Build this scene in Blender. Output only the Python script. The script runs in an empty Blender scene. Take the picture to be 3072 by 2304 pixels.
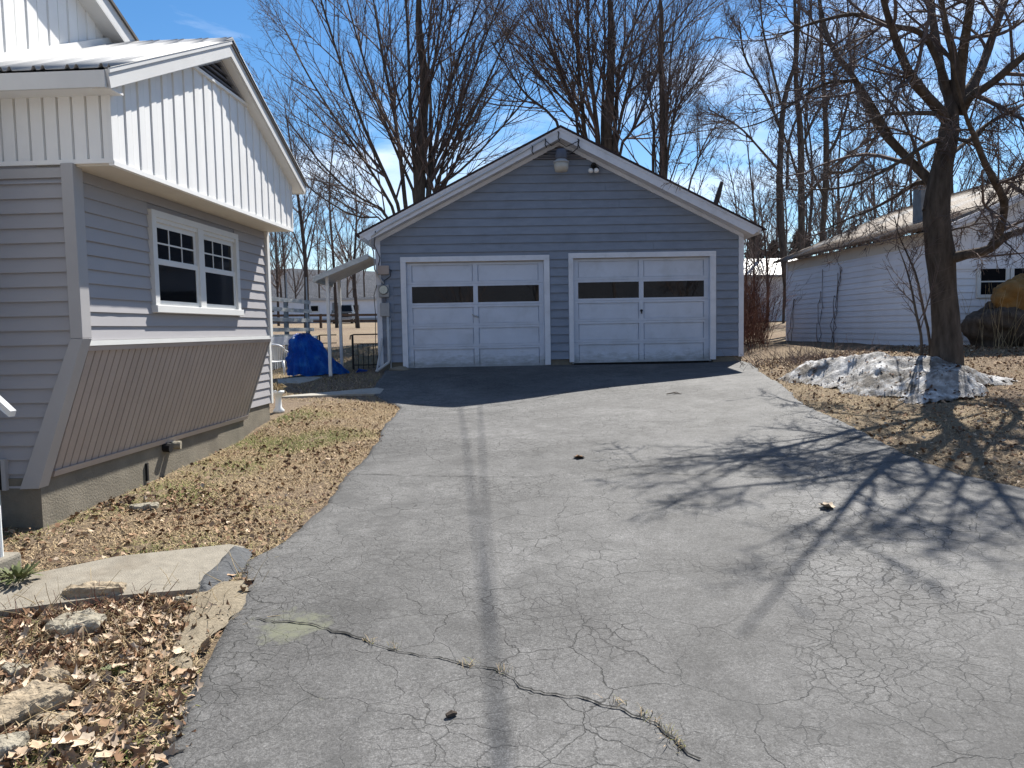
import bpy, math, random
import numpy as np
from mathutils import Vector, Matrix
rnd = random.Random(7)
rng = np.random.default_rng(11)
SC = bpy.context.scene
COL = SC.collection
R = math.radians

# ------------------------------------------------------------------ camera
CAM_Z = 1.70; PITCH = R(4.1); ROLL = R(1.05); FPX = 2307.0
F_ = Vector((0, math.cos(PITCH), -math.sin(PITCH)))
U0 = Vector((0, math.sin(PITCH), math.cos(PITCH))); R0 = Vector((1, 0, 0))
U_ = U0*math.cos(ROLL)+R0*math.sin(ROLL); R_ = R0*math.cos(ROLL)-U0*math.sin(ROLL)
cam = bpy.data.cameras.new('camera'); camo = bpy.data.objects.new('camera', cam); COL.objects.link(camo)
cam.sensor_fit = 'HORIZONTAL'; cam.sensor_width = 36.0; cam.lens = 36.0*FPX/3072
cam.clip_start = 0.05; cam.clip_end = 6000
m = Matrix.Identity(4)
for i in range(3):
    m[i][0] = R_[i]; m[i][1] = U_[i]; m[i][2] = -F_[i]
m.translation = (0, 0, CAM_Z)
camo.matrix_world = m
SC.camera = camo

def at(u, v, Y):
    """world point seen at photo pixel (u, v) at distance Y ahead (used for measuring)"""
    d = F_+R_*((u-1536)/FPX)-U_*((v-1152)/FPX)
    return Vector((0, 0, CAM_Z))+d*(Y/d.y)

# ------------------------------------------------------------------ light
SUN_AZ = R(27.5)      # to the right of straight ahead
SUN_EL = R(50.5)
w = bpy.data.worlds.new('World'); SC.world = w; w.use_nodes = True
nt = w.node_tree; nt.nodes.clear()
out = nt.nodes.new('ShaderNodeOutputWorld'); bg = nt.nodes.new('ShaderNodeBackground')
sky = nt.nodes.new('ShaderNodeTexSky'); sky.sky_type = 'NISHITA'; sky.sun_disc = False
sky.sun_elevation = SUN_EL; sky.sun_rotation = SUN_AZ
sky.altitude = 300; sky.air_density = 1.0; sky.dust_density = 0.25; sky.ozone_density = 2.2
hs = nt.nodes.new('ShaderNodeHueSaturation'); hs.inputs['Saturation'].default_value = 1.30
tc = nt.nodes.new('ShaderNodeTexCoord')
mp = nt.nodes.new('ShaderNodeMapping'); mp.inputs['Scale'].default_value = (1.0, 1.0, 3.2)
mp.inputs['Rotation'].default_value = (0.15, 0.1, 0.4); mp.inputs['Location'].default_value = (6, 9, 4)
no = nt.nodes.new('ShaderNodeTexNoise'); no.inputs['Scale'].default_value = 2.6; no.inputs['Detail'].default_value = 8
no.inputs['Roughness'].default_value = 0.58; no.inputs['Distortion'].default_value = 0.3
rp = nt.nodes.new('ShaderNodeValToRGB'); rp.color_ramp.elements[0].position = 0.49; rp.color_ramp.elements[1].position = 0.80
rp.color_ramp.elements[1].color = (0.85, 0.85, 0.85, 1)
mx = nt.nodes.new('ShaderNodeMix'); mx.data_type = 'RGBA'
mx.inputs['B'].default_value = (10.5, 10.9, 11.5, 1)
L = nt.links.new
L(sky.outputs['Color'], hs.inputs['Color']); L(hs.outputs['Color'], mx.inputs['A'])
L(tc.outputs['Generated'], mp.inputs['Vector']); L(mp.outputs['Vector'], no.inputs['Vector'])
L(no.outputs['Fac'], rp.inputs['Fac']); L(rp.outputs['Color'], mx.inputs['Factor'])
L(mx.outputs['Result'], bg.inputs['Color']); bg.inputs['Strength'].default_value = 0.068
L(bg.outputs['Background'], out.inputs['Surface'])
sun = bpy.data.lights.new('sun', 'SUN'); sun.energy = 5.0; sun.angle = R(0.53); sun.color = (1.0, 0.955, 0.88)
suno = bpy.data.objects.new('sun', sun); COL.objects.link(suno)
sd = Vector((math.sin(SUN_AZ)*math.cos(SUN_EL), math.cos(SUN_AZ)*math.cos(SUN_EL), math.sin(SUN_EL)))
suno.rotation_euler = sd.to_track_quat('Z', 'Y').to_euler(); suno.location = (20, 30, 40)
vs = SC.view_settings; vs.view_transform = 'Standard'; vs.look = 'None'; vs.gamma = 1.0; vs.use_curve_mapping = False
vs.exposure = 1.1

# ------------------------------------------------------------------ materials
def new_mat(name):
    mt = bpy.data.materials.new(name); mt.use_nodes = True
    n = mt.node_tree; n.nodes.clear()
    o = n.nodes.new('ShaderNodeOutputMaterial'); b = n.nodes.new('ShaderNodeBsdfPrincipled')
    n.links.new(b.outputs['BSDF'], o.inputs['Surface'])
    return mt, n, b
def rgba(c): return (c[0], c[1], c[2], 1)
def noise(n, vec, scale, detail=4, rough=0.55, dist=0.0):
    x = n.nodes.new('ShaderNodeTexNoise'); x.inputs['Scale'].default_value = scale
    x.inputs['Detail'].default_value = detail; x.inputs['Roughness'].default_value = rough
    x.inputs['Distortion'].default_value = dist
    n.links.new(vec, x.inputs['Vector']); return x.outputs['Fac']
def ramp(n, fac, stops):
    x = n.nodes.new('ShaderNodeValToRGB'); e = x.color_ramp.elements
    while len(e) < len(stops): e.new(0.5)
    for i, (p, c) in enumerate(stops):
        e[i].position = p; e[i].color = rgba(c) if hasattr(c, '__len__') else (c, c, c, 1)
    n.links.new(fac, x.inputs['Fac']); return x.outputs['Color']
def mixc(n, fac, a, b, mode='MIX'):
    x = n.nodes.new('ShaderNodeMix'); x.data_type = 'RGBA'; x.blend_type = mode
    for s, v in (('Factor', fac), ('A', a), ('B', b)):
        if isinstance(v, (int, float)): x.inputs[s].default_value = v
        elif isinstance(v, tuple): x.inputs[s].default_value = rgba(v)
        else: n.links.new(v, x.inputs[s])
    return x.outputs['Result']
def mathn(n, op, a, b=0.0):
    x = n.nodes.new('ShaderNodeMath'); x.operation = op
    for i, v in enumerate((a, b)):
        if isinstance(v, (int, float)): x.inputs[i].default_value = v
        else: n.links.new(v, x.inputs[i])
    return x.outputs['Value']
def coords(n, which='Object', scale=None):
    t = n.nodes.new('ShaderNodeTexCoord'); v = t.outputs[which]
    if scale:
        q = n.nodes.new('ShaderNodeMapping'); q.inputs['Scale'].default_value = scale
        n.links.new(v, q.inputs['Vector']); v = q.outputs['Vector']
    return v
def bump(n, b, h, strength, dist=0.01):
    x = n.nodes.new('ShaderNodeBump'); x.inputs['Strength'].default_value = strength; x.inputs['Distance'].default_value = dist
    n.links.new(h, x.inputs['Height']); n.links.new(x.outputs['Normal'], b.inputs['Normal'])
def mat(name, c, rough=0.7, var=0.12, scale=6.0, bmp=0.0, bscale=80.0, spec=0.3, metal=0.0, stretch=None, dirt=None, rand=0.0):
    mt, n, b = new_mat(name)
    v = coords(n, 'Object', stretch)
    f = noise(n, v, scale, 6, 0.6)
    lo = tuple(max(0, k*(1-var)) for k in c); hi = tuple(min(0.95, k*(1+var)) for k in c)
    col = ramp(n, f, [(0.3, lo), (0.7, hi)])
    if rand:
        oi = n.nodes.new('ShaderNodeObjectInfo')
        col = mixc(n, 1.0, col, ramp(n, oi.outputs['Random'], [(0, 1-rand), (1, 1.0)]), 'MULTIPLY')
    if dirt:
        dc, amount, ds = dirt
        df = ramp(n, noise(n, coords(n, 'Object'), ds, 8, 0.65), [(0.5, 0.0), (0.75, amount)])
        col = mixc(n, df, col, dc)
    n.links.new(col, b.inputs['Base Color'])
    b.inputs['Roughness'].default_value = rough; b.inputs['Metallic'].default_value = metal
    b.inputs['Specular IOR Level'].default_value = spec
    if bmp: bump(n, b, noise(n, v, bscale, 3), bmp)
    return mt
def glass_mat(name, c=(0.006, 0.007, 0.009), rough=0.03, spec=0.5):
    mt, n, b = new_mat(name)
    b.inputs['Base Color'].default_value = rgba(c); b.inputs['Roughness'].default_value = rough
    b.inputs['Specular IOR Level'].default_value = spec
    bump(n, b, noise(n, coords(n), 3.0, 2), 0.02, 0.02)
    return mt

M = {}
M['garage_siding'] = mat('garage_siding', (0.215, 0.25, 0.312), 0.55, 0.10, 3.0, 0.15, 40, 0.25, stretch=(1, 1, 5), dirt=((0.10, 0.11, 0.12), 0.3, 2.5), rand=0.07)
M['garage_trim'] = mat('garage_trim', (0.64, 0.66, 0.71), 0.5, 0.06, 4.0, 0.08, 60, dirt=((0.25, 0.25, 0.24), 0.35, 3.0))
M['door_paint'] = mat('door_paint', (0.56, 0.60, 0.68), 0.5, 0.05, 3.0, 0.05, 60, dirt=((0.26, 0.28, 0.29), 0.35, 2.0))
_n = M['door_paint'].node_tree; _b = [q for q in _n.nodes if q.type == 'BSDF_PRINCIPLED'][0]; _src = _b.inputs['Base Color'].links[0].from_socket
_sx = _n.nodes.new('ShaderNodeSeparateXYZ'); _n.links.new(coords(_n), _sx.inputs[0])
_f = mathn(_n, 'MULTIPLY', ramp(_n, mathn(_n, 'ADD', _sx.outputs['Z'], mathn(_n, 'MULTIPLY', noise(_n, coords(_n), 4, 6, 0.7), 0.35)), [(0.0, 1.0), (1.0, 1.0)]), 1.0)
_z = mathn(_n, 'ADD', _sx.outputs['Z'], mathn(_n, 'MULTIPLY', noise(_n, coords(_n, 'Object', (1, 1, 3)), 5, 7, 0.75), -0.75))
_m = mathn(_n, 'SUBTRACT', 1.0, ramp(_n, mathn(_n, 'MULTIPLY', _z, 0.5), [(0.30, 0.0), (0.42, 1.0)]))
_n.links.new(mixc(_n, mathn(_n, 'MULTIPLY', _m, 0.6), _src, (0.16, 0.175, 0.15)), _b.inputs['Base Color'])
M['house_siding'] = mat('house_siding', (0.345, 0.335, 0.345), 0.5, 0.03, 2.0, 0.06, 120, 0.3, stretch=(1, 1, 4), rand=0.04)
M['vinyl_white'] = mat('vinyl_white', (0.80, 0.795, 0.775), 0.45, 0.03, 3.0, 0.04, 100, 0.35, rand=0.05, dirt=((0.5, 0.48, 0.43), 0.2, 2.0))
M['trim_grey'] = mat('trim_grey', (0.37, 0.36, 0.36), 0.45, 0.04, 3.0, 0.03, 80)
M['beadboard'] = mat('beadboard', (0.39, 0.335, 0.305), 0.5, 0.06, 3.0, 0.05, 80, rand=0.06, dirt=((0.30, 0.27, 0.24), 0.25, 2.0))
M['soffit'] = mat('soffit', (0.62, 0.57, 0.49), 0.5, 0.05, 3.0)
M['fascia'] = mat('fascia', (0.62, 0.615, 0.60), 0.45, 0.05, 3.0)
M['window_white'] = mat('window_white', (0.66, 0.66, 0.64), 0.4, 0.04, 4.0)
M['roof_metal'] = mat('roof_metal', (0.40, 0.40, 0.395), 0.5, 0.06, 3.0, spec=0.4, dirt=((0.45, 0.42, 0.38), 0.25, 1.5))
M['shingle'] = mat('shingle', (0.045, 0.032, 0.034), 0.9, 0.35, 20.0, 0.6, 90)
M['drip_edge'] = mat('drip_edge', (0.10, 0.085, 0.07), 0.5, 0.2, 10)
M['glass'] = glass_mat('glass', (0.006, 0.007, 0.009), 0.05, 0.13)
M['glass_garage'] = glass_mat('glass_garage', (0.010, 0.010, 0.010), 0.02, 0.95)
M['blind'] = mat('blind', (0.10, 0.10, 0.11), 0.6, 0.1, 5)
M['dark'] = mat('dark', (0.015, 0.015, 0.016), 0.8, 0.2, 5)
M['louvre'] = mat('louvre', (0.16, 0.15, 0.16), 0.6, 0.15, 8)
M['louvre_g'] = mat('louvre_g', (0.20, 0.19, 0.20), 0.6, 0.15, 8)
M['concrete'] = mat('concrete', (0.19, 0.17, 0.135), 0.9, 0.18, 5, 0.5, 60, 0.2, dirt=((0.13, 0.115, 0.09), 0.6, 2.2))
M['pad_concrete'] = mat('pad_concrete', (0.225, 0.205, 0.17), 0.9, 0.16, 14, 0.6, 140, 0.2, dirt=((0.13, 0.105, 0.075), 0.65, 2.2))
M['slab_concrete'] = mat('slab_concrete', (0.33, 0.31, 0.27), 0.9, 0.12, 8, 0.4, 120, 0.2, dirt=((0.20, 0.18, 0.15), 0.5, 3))
M['metal_grey'] = mat('metal_grey', (0.30, 0.31, 0.32), 0.45, 0.1, 12, spec=0.4)
M['metal_white'] = mat('metal_white', (0.66, 0.66, 0.64), 0.4, 0.08, 8, dirt=((0.3, 0.25, 0.2), 0.3, 6))
M['pipe'] = mat('pipe', (0.42, 0.43, 0.44), 0.5, 0.08, 8)
M['black_metal'] = mat('black_metal', (0.02, 0.017, 0.015), 0.6, 0.3, 20)
M['cable'] = mat('cable', (0.02, 0.02, 0.022), 0.6, 0.1, 8)
M['lamp_grey'] = mat('lamp_grey', (0.09, 0.10, 0.13), 0.5, 0.1, 8)
M['lens'] = mat('lens', (0.42, 0.40, 0.35), 0.25, 0.08, 12, spec=0.5)
M['bulb'] = mat('bulb', (0.75, 0.74, 0.72), 0.15, 0.05, 8, spec=0.6)
M['meter_glass'] = mat('meter_glass', (0.42, 0.46, 0.42), 0.1, 0.2, 60, spec=0.6)
M['deck_wood'] = mat('deck_wood', (0.46, 0.48, 0.47), 0.8, 0.2, 6, 0.3, 60, stretch=(1, 1, 3))
M['deck_dark'] = mat('deck_dark', (0.18, 0.20, 0.21), 0.8, 0.2, 6, 0.3, 60)  # darker copy of the deck wood with shade painted in; plain grey elsewhere
M['brown_wood'] = mat('brown_wood', (0.10, 0.065, 0.045), 0.85, 0.3, 6, 0.4, 50)
M['plastic_white'] = mat('plastic_white', (0.70, 0.71, 0.70), 0.35, 0.03, 6, spec=0.45)
M['bark'] = mat('bark', (0.085, 0.068, 0.055), 0.95, 0.45, 14, 1.0, 30, 0.1, stretch=(1, 1, 0.25))
M['bark_far'] = mat('bark_far', (0.070, 0.058, 0.052), 0.95, 0.35, 6, 0.0, 30, 0.1)
M['twig'] = mat('twig', (0.125, 0.098, 0.090), 0.9, 0.3, 3, 0, 10, 0.1)
M['brush'] = mat('brush', (0.115, 0.055, 0.040), 0.9, 0.4, 2, 0, 10, 0.1)
M['straw'] = mat('straw', (0.33, 0.26, 0.155), 0.9, 0.35, 5, 0, 10, 0.1)
M['rock'] = mat('rock', (0.30, 0.245, 0.175), 0.9, 0.35, 9, 1.0, 50, 0.2, dirt=((0.12, 0.12, 0.09), 0.6, 5))
M['rock_grey'] = mat('rock_grey', (0.26, 0.235, 0.185), 0.9, 0.35, 9, 1.0, 50, 0.2, dirt=((0.33, 0.32, 0.27), 0.5, 6))
M['evergreen'] = mat('evergreen', (0.055, 0.058, 0.042), 0.9, 0.4, 3)
M['tan_tarp'] = mat('tan_tarp', (0.22, 0.12, 0.035), 0.7, 0.3, 5, 0.4, 20)
M['rust'] = mat('rust', (0.12, 0.05, 0.025), 0.9, 0.4, 8, 0.4, 50)
M['shed_white'] = mat('shed_white', (0.76, 0.78, 0.83), 0.55, 0.05, 3, 0.05, 60, rand=0.05, dirt=((0.35, 0.35, 0.33), 0.3, 1.5))
M['shed_roof'] = None
M['car_paint'] = mat('car_paint', (0.10, 0.115, 0.13), 0.25, 0.05, 3, spec=0.6)
M['tyre'] = mat('tyre', (0.02, 0.02, 0.02), 0.9, 0.1, 5)

def leafy(name, cols, rough=0.85, trans=0.0):
    mt, n, b = new_mat(name)
    at_ = n.nodes.new('ShaderNodeAttribute'); at_.attribute_name = 'tint'
    c = ramp(n, at_.outputs['Fac'], [(i/(len(cols)-1), k) for i, k in enumerate(cols)])
    f = noise(n, coords(n), 25, 3)
    c = mixc(n, 1.0, c, ramp(n, f, [(0.3, 0.75), (0.7, 1.15)]), 'MULTIPLY')
    n.links.new(c, b.inputs['Base Color']); b.inputs['Roughness'].default_value = rough
    b.inputs['Specular IOR Level'].default_value = 0.15
    return mt
M['leaves'] = leafy('leaves', [(0.08, 0.042, 0.027), (0.165, 0.092, 0.055), (0.26, 0.165, 0.10), (0.38, 0.27, 0.18), (0.54, 0.44, 0.33), (0.26, 0.20, 0.155)])
M['blades'] = leafy('blades', [(0.25, 0.175, 0.11), (0.42, 0.32, 0.20), (0.36, 0.275, 0.16), (0.20, 0.195, 0.07), (0.13, 0.165, 0.045)])
M['snow'] = None
# corrugated roof of the neighbour: pale metal with leaf-litter / rust patches
mt, n, b = new_mat('shed_roof'); v = coords(n)
f = ramp(n, noise(n, v, 0.8, 6, 0.6, 0.5), [(0.38, 0.0), (0.50, 1.0)])
c = mixc(n, f, ramp(n, noise(n, v, 5, 5), [(0.3, (0.13, 0.125, 0.12)), (0.7, (0.27, 0.265, 0.26))]), ramp(n, noise(n, v, 30, 4), [(0.3, (0.08, 0.045, 0.02)), (0.7, (0.24, 0.14, 0.07))]))
n.links.new(c, b.inputs['Base Color']); b.inputs['Roughness'].default_value = 0.55; M['shed_roof'] = mt
# old snow
mt, n, b = new_mat('snow'); v = coords(n)
f1 = ramp(n, noise(n, v, 5, 9, 0.72), [(0.36, 0.0), (0.54, 1.0)])
f2 = ramp(n, noise(n, v, 1.3, 6, 0.6), [(0.30, 0.45), (0.55, 1.0)])
f = mathn(n, 'MULTIPLY', f1, f2)
c = mixc(n, f, ramp(n, noise(n, v, 18, 5), [(0.3, (0.62, 0.63, 0.65)), (0.6, (0.84, 0.84, 0.84))]), ramp(n, noise(n, v, 40, 4), [(0.35, (0.04, 0.033, 0.027)), (0.7, (0.19, 0.16, 0.13))]))
n.links.new(c, b.inputs['Base Color']); b.inputs['Roughness'].default_value = 0.75
bump(n, b, noise(n, v, 16, 9, 0.75), 1.0, 0.08); M['snow'] = mt
# blue tarpaulin, pale cyan fold highlights put into its colour
mt, n, b = new_mat('blue_tarp'); v = coords(n)
c = ramp(n, noise(n, v, 6, 6), [(0.35, (0.003, 0.045, 0.30)), (0.52, (0.012, 0.13, 0.58)), (0.66, (0.08, 0.36, 0.80))])
n.links.new(c, b.inputs['Base Color']); b.inputs['Roughness'].default_value = 0.28; b.inputs['Specular IOR Level'].default_value = 0.5
bump(n, b, noise(n, coords(n, 'Object', (3, 3, 0.8)), 5, 6, 0.7, 1.2), 1.0, 0.16)
tl = n.nodes.new('ShaderNodeBsdfTranslucent'); tl.inputs['Color'].default_value = (0.03, 0.30, 0.85, 1); ms = n.nodes.new('ShaderNodeMixShader'); ms.inputs[0].default_value = 0.4
n.links.new(b.outputs['BSDF'], ms.inputs[1]); n.links.new(tl.outputs['BSDF'], ms.inputs[2])
n.links.new(ms.outputs['Shader'], [q for q in n.nodes if q.type == 'OUTPUT_MATERIAL'][0].inputs['Surface']); M['blue_tarp'] = mt
# asphalt
mt, n, b = new_mat('asphalt'); v = coords(n)
big = noise(n, v, 0.55, 5, 0.6); fine = noise(n, v, 160, 3, 0.7); mid = noise(n, v, 9, 6, 0.65)
c = ramp(n, fine, [(0.25, (0.046, 0.046, 0.047)), (0.5, (0.094, 0.093, 0.092)), (0.78, (0.192, 0.190, 0.187))])
c = mixc(n, 1.0, c, ramp(n, big, [(0.3, 0.62), (0.7, 1.2)]), 'MULTIPLY')
c = mixc(n, 1.0, c, ramp(n, noise(n, v, 2.4, 6, 0.65, 0.4), [(0.32, 0.74), (0.62, 1.10)]), 'MULTIPLY')
c = mixc(n, 1.0, c, ramp(n, mid, [(0.3, 0.80), (0.7, 1.14)]), 'MULTIPLY')
c = mixc(n, 1.0, c, ramp(n, noise(n, v, 60, 5, 0.8), [(0.32, 0.52), (0.5, 1.0), (0.68, 1.55)]), 'MULTIPLY')
wv = n.nodes.new('ShaderNodeVectorMath'); wv.operation = 'MULTIPLY_ADD'
wn = n.nodes.new('ShaderNodeTexNoise'); wn.inputs['Scale'].default_value = 5.0; wn.inputs['Detail'].default_value = 5
n.links.new(v, wn.inputs['Vector']); n.links.new(wn.outputs['Color'], wv.inputs[0]); wv.inputs[1].default_value = (0.22, 0.22, 0.22)
n.links.new(v, wv.inputs[2])
crack = None
for sc, wd, lo, hi, ns in ((2.2, 0.0042, 0.44, 0.56, 0.45), (5.5, 0.0105, 0.45, 0.60, 0.6), (11.0, 0.019, 0.48, 0.62, 0.75)):
    vo = n.nodes.new('ShaderNodeTexVoronoi'); vo.feature = 'DISTANCE_TO_EDGE'; vo.inputs['Scale'].default_value = sc
    vo.voronoi_dimensions = '2D'
    n.links.new(wv.outputs['Vector'], vo.inputs['Vector'])
    k = ramp(n, vo.outputs['Distance'], [(0.0, 1.0), (wd, 0.8), (wd*2.0, 0.0)])
    msk = ramp(n, noise(n, v, ns, 4, 0.6), [(lo, 0.0), (hi, 1.0)])
    k = mathn(n, 'MULTIPLY', k, msk)
    crack = k if crack is None else mathn(n, 'MAXIMUM', crack, k)
c = mixc(n, mathn(n, 'MULTIPLY', crack, 0.92), c, (0.018, 0.018, 0.017))
# green-grey moss / oil stains
st = ramp(n, noise(n, v, 1.1, 7, 0.7, 0.6), [(0.55, 0.0), (0.68, 0.6)])
c = mixc(n, st, c, (0.045, 0.045, 0.045))
st2 = ramp(n, noise(n, v, 0.8, 7, 0.75, 1.0), [(0.30, 0.45), (0.42, 0.0)])
c = mixc(n, st2, c, (0.155, 0.154, 0.15))
for (mx_, my_, mr_, mc_, ma_) in ((-1.05, 3.95, 0.24, (0.12, 0.125, 0.085), 0.85), (-0.98, 4.02, 0.09, (0.20, 0.165, 0.13), 0.6), (-0.28, 3.1, 0.07, (0.27, 0.22, 0.17), 0.7), (-0.75, 3.25, 0.045, (0.26, 0.26, 0.20), 0.7), (-0.22, 5.65, 0.06, (0.26, 0.25, 0.17), 0.6)):
    dn = n.nodes.new('ShaderNodeVectorMath'); dn.operation = 'DISTANCE'; dn.inputs[1].default_value = (mx_, my_, 0.2)
    n.links.new(wv.outputs['Vector'], dn.inputs[0])
    fz_ = mathn(n, 'ADD', mathn(n, 'DIVIDE', dn.outputs['Value'], mr_), mathn(n, 'MULTIPLY', mathn(n, 'SUBTRACT', noise(n, v, 14, 6, 0.7), 0.5), 1.6))
    c = mixc(n, ramp(n, fz_, [(0.55, ma_), (1.05, 0.0)]), c, mc_)
n.links.new(c, b.inputs['Base Color']); b.inputs['Roughness'].default_value = 0.78; b.inputs['Specular IOR Level'].default_value = 0.30
h = mathn(n, 'SUBTRACT', mathn(n, 'MULTIPLY', fine, 0.25), crack)
bump(n, b, h, 0.5, 0.012); M['asphalt'] = mt
M['crack'] = mat('crack', (0.017, 0.017, 0.016), 0.95, 0.4, 30)
M['asphalt_lump'] = mat('asphalt_lump', (0.075, 0.078, 0.082), 0.9, 0.3, 20, 1.0, 60)
# soil / leaf mulch ground
mt, n, b = new_mat('soil'); v = coords(n)
c = ramp(n, noise(n, v, 28, 8, 0.75), [(0.28, (0.045, 0.032, 0.024)), (0.5, (0.17, 0.125, 0.09)), (0.62, (0.27, 0.21, 0.15)), (0.8, (0.40, 0.33, 0.24))])
g = ramp(n, noise(n, v, 0.35, 5, 0.6), [(0.40, 0.0), (0.62, 1.0)])
c = mixc(n, g, c, ramp(n, noise(n, v, 40, 8, 0.75), [(0.3, (0.085, 0.062, 0.04)), (0.5, (0.21, 0.165, 0.11)), (0.75, (0.40, 0.325, 0.22))]))
n.links.new(c, b.inputs['Base Color']); b.inputs['Roughness'].default_value = 0.95; b.inputs['Specular IOR Level'].default_value = 0.1
bump(n, b, noise(n, v, 60, 8, 0.75), 0.9, 0.03); M['soil'] = mt
M['sand'] = mat('sand', (0.20, 0.17, 0.125), 0.95, 0.3, 60, 0.6, 120, 0.1, dirt=((0.15, 0.12, 0.085), 0.6, 6))
# wooded hillside far away, distance haze put into its blue-grey colour
mt, n, b = new_mat('hillside'); v = coords(n)
c = ramp(n, noise(n, v, 0.04, 8, 0.7), [(0.3, (0.050, 0.056, 0.070)), (0.55, (0.080, 0.085, 0.102)), (0.75, (0.115, 0.118, 0.135))])
n.links.new(c, b.inputs['Base Color']); b.inputs['Roughness'].default_value = 1.0
bump(n, b, noise(n, v, 0.08, 8, 0.8), 1.0, 20.0); M['hillside'] = mt

# ------------------------------------------------------------------ helpers
def tag(o, label=None, cat=None, group=None, kind=None):
    if label: o['label'] = label
    if cat: o['category'] = cat
    if group: o['group'] = group
    if kind: o['kind'] = kind
    return o
def link(name, me, material=None, parent=None):
    o = bpy.data.objects.new(name, me); COL.objects.link(o)
    if material is not None: me.materials.append(material)
    if parent is not None: o.parent = parent
    return o
def empty(name, loc=(0, 0, 0), rz=0.0):
    o = bpy.data.objects.new(name, None); COL.objects.link(o); o.location = loc; o.rotation_euler = (0, 0, rz)
    o.empty_display_size = 0.2
    return o
class MB:
    def __init__(s): s.v = []; s.f = []
    def add(s, vs, fs):
        k = len(s.v); s.v += [tuple(p) for p in vs]; s.f += [tuple(i+k for i in q) for q in fs]; return s
    def box(s, a, b):
        x0, y0, z0 = [min(a[i], b[i]) for i in range(3)]; x1, y1, z1 = [max(a[i], b[i]) for i in range(3)]
        return s.add([(x0, y0, z0), (x1, y0, z0), (x1, y1, z0), (x0, y1, z0), (x0, y0, z1), (x1, y0, z1), (x1, y1, z1), (x0, y1, z1)],
                     [(0, 3, 2, 1), (4, 5, 6, 7), (0, 1, 5, 4), (1, 2, 6, 5), (2, 3, 7, 6), (3, 0, 4, 7)])
    def prism(s, poly, d):
        """polygon of 3-d points extruded by vector d"""
        n = len(poly); d = Vector(d); P = [Vector(p) for p in poly]
        nrm = Vector((0, 0, 0))
        for i in range(n): nrm += P[i].cross(P[(i+1) % n])
        if nrm.dot(d) > 0: P.reverse()
        vs = [tuple(p) for p in P]+[tuple(p+d) for p in P]
        fs = [tuple(range(n)), tuple(reversed(range(n, 2*n)))]
        fs += [(i, i+n, (i+1) % n+n, (i+1) % n) for i in range(n)]
        return s.add(vs, fs)
    def plate(s, q, nrm, th, ins=0.0, w=None):
        """4-gon q (b0,b1,t1,t0) standing proud by th (a number or 4 numbers); the front is inset sideways by ins"""
        nrm = Vector(nrm); Q = [Vector(p) for p in q]; T = th if hasattr(th, '__len__') else [th]*4
        wd = (Q[1]-Q[0]).normalized() if w is None else Vector(w)
        sg = (1, -1, -1, 1)
        Fq = [Q[i]+nrm*T[i]+wd*ins*sg[i] for i in range(4)]
        flip = (Q[1]-Q[0]).cross(Q[3]-Q[0]).dot(nrm) < 0
        fs = [(4, 5, 6, 7), (0, 1, 5, 4), (1, 2, 6, 5), (2, 3, 7, 6), (3, 0, 4, 7), (3, 2, 1, 0)]
        if flip: fs = [tuple(reversed(k)) for k in fs]
        return s.add(Q+Fq, fs)
    def tube(s, pts, r, sides=8, cap=True):
        P = [Vector(p) for p in pts]; n = len(P); rr = r if hasattr(r, '__len__') else [r]*n
        k0 = len(s.v); ref = None
        for i in range(n):
            t = (P[min(i+1, n-1)]-P[max(i-1, 0)]).normalized()
            if ref is None: ref = Vector((0, 0, 1)) if abs(t.z) < 0.9 else Vector((1, 0, 0))
            a = (ref-t*ref.dot(t)).normalized(); ref = a; bb = t.cross(a)
            for k in range(sides):
                an = 2*math.pi*k/sides
                s.v.append(tuple(P[i]+(a*math.cos(an)+bb*math.sin(an))*rr[i]))
        for i in range(n-1):
            for k in range(sides):
                k2 = (k+1) % sides
                s.f.append((k0+i*sides+k, k0+i*sides+k2, k0+(i+1)*sides+k2, k0+(i+1)*sides+k))
        if cap:
            s.f.append(tuple(k0+k for k in reversed(range(sides)))); s.f.append(tuple(k0+(n-1)*sides+k for k in range(sides)))
        return s
    def lathe(s, prof, c=(0, 0, 0), sides=20):
        """prof: (radius, z) from bottom to top"""
        k0 = len(s.v); n = len(prof)
        for r_, z in prof:
            for k in range(sides):
                a = 2*math.pi*k/sides; s.v.append((c[0]+r_*math.cos(a), c[1]+r_*math.sin(a), c[2]+z))
        for i in range(n-1):
            for k in range(sides):
                k2 = (k+1) % sides
                s.f.append((k0+i*sides+k, k0+i*sides+k2, k0+(i+1)*sides+k2, k0+(i+1)*sides+k))
        s.f.append(tuple(k0+k for k in reversed(range(sides)))); s.f.append(tuple(k0+(n-1)*sides+k for k in range(sides)))
        return s
    def build(s, name, material, parent=None, smooth=False, bevel=0.0):
        me = bpy.data.meshes.new(name); me.from_pydata(s.v, [], s.f); me.update()
        if smooth:
            me.polygons.foreach_set('use_smooth', [True]*len(me.polygons))
        o = link(name, me, material, parent)
        if bevel:
            bv = o.modifiers.new('bevel', 'BEVEL'); bv.width = bevel; bv.segments = 2; bv.limit_method = 'ANGLE'
        return o
def box(name, a, b, material, parent=None, bevel=0.0): return MB().box(a, b).build(name, material, parent, bevel=bevel)
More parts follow.
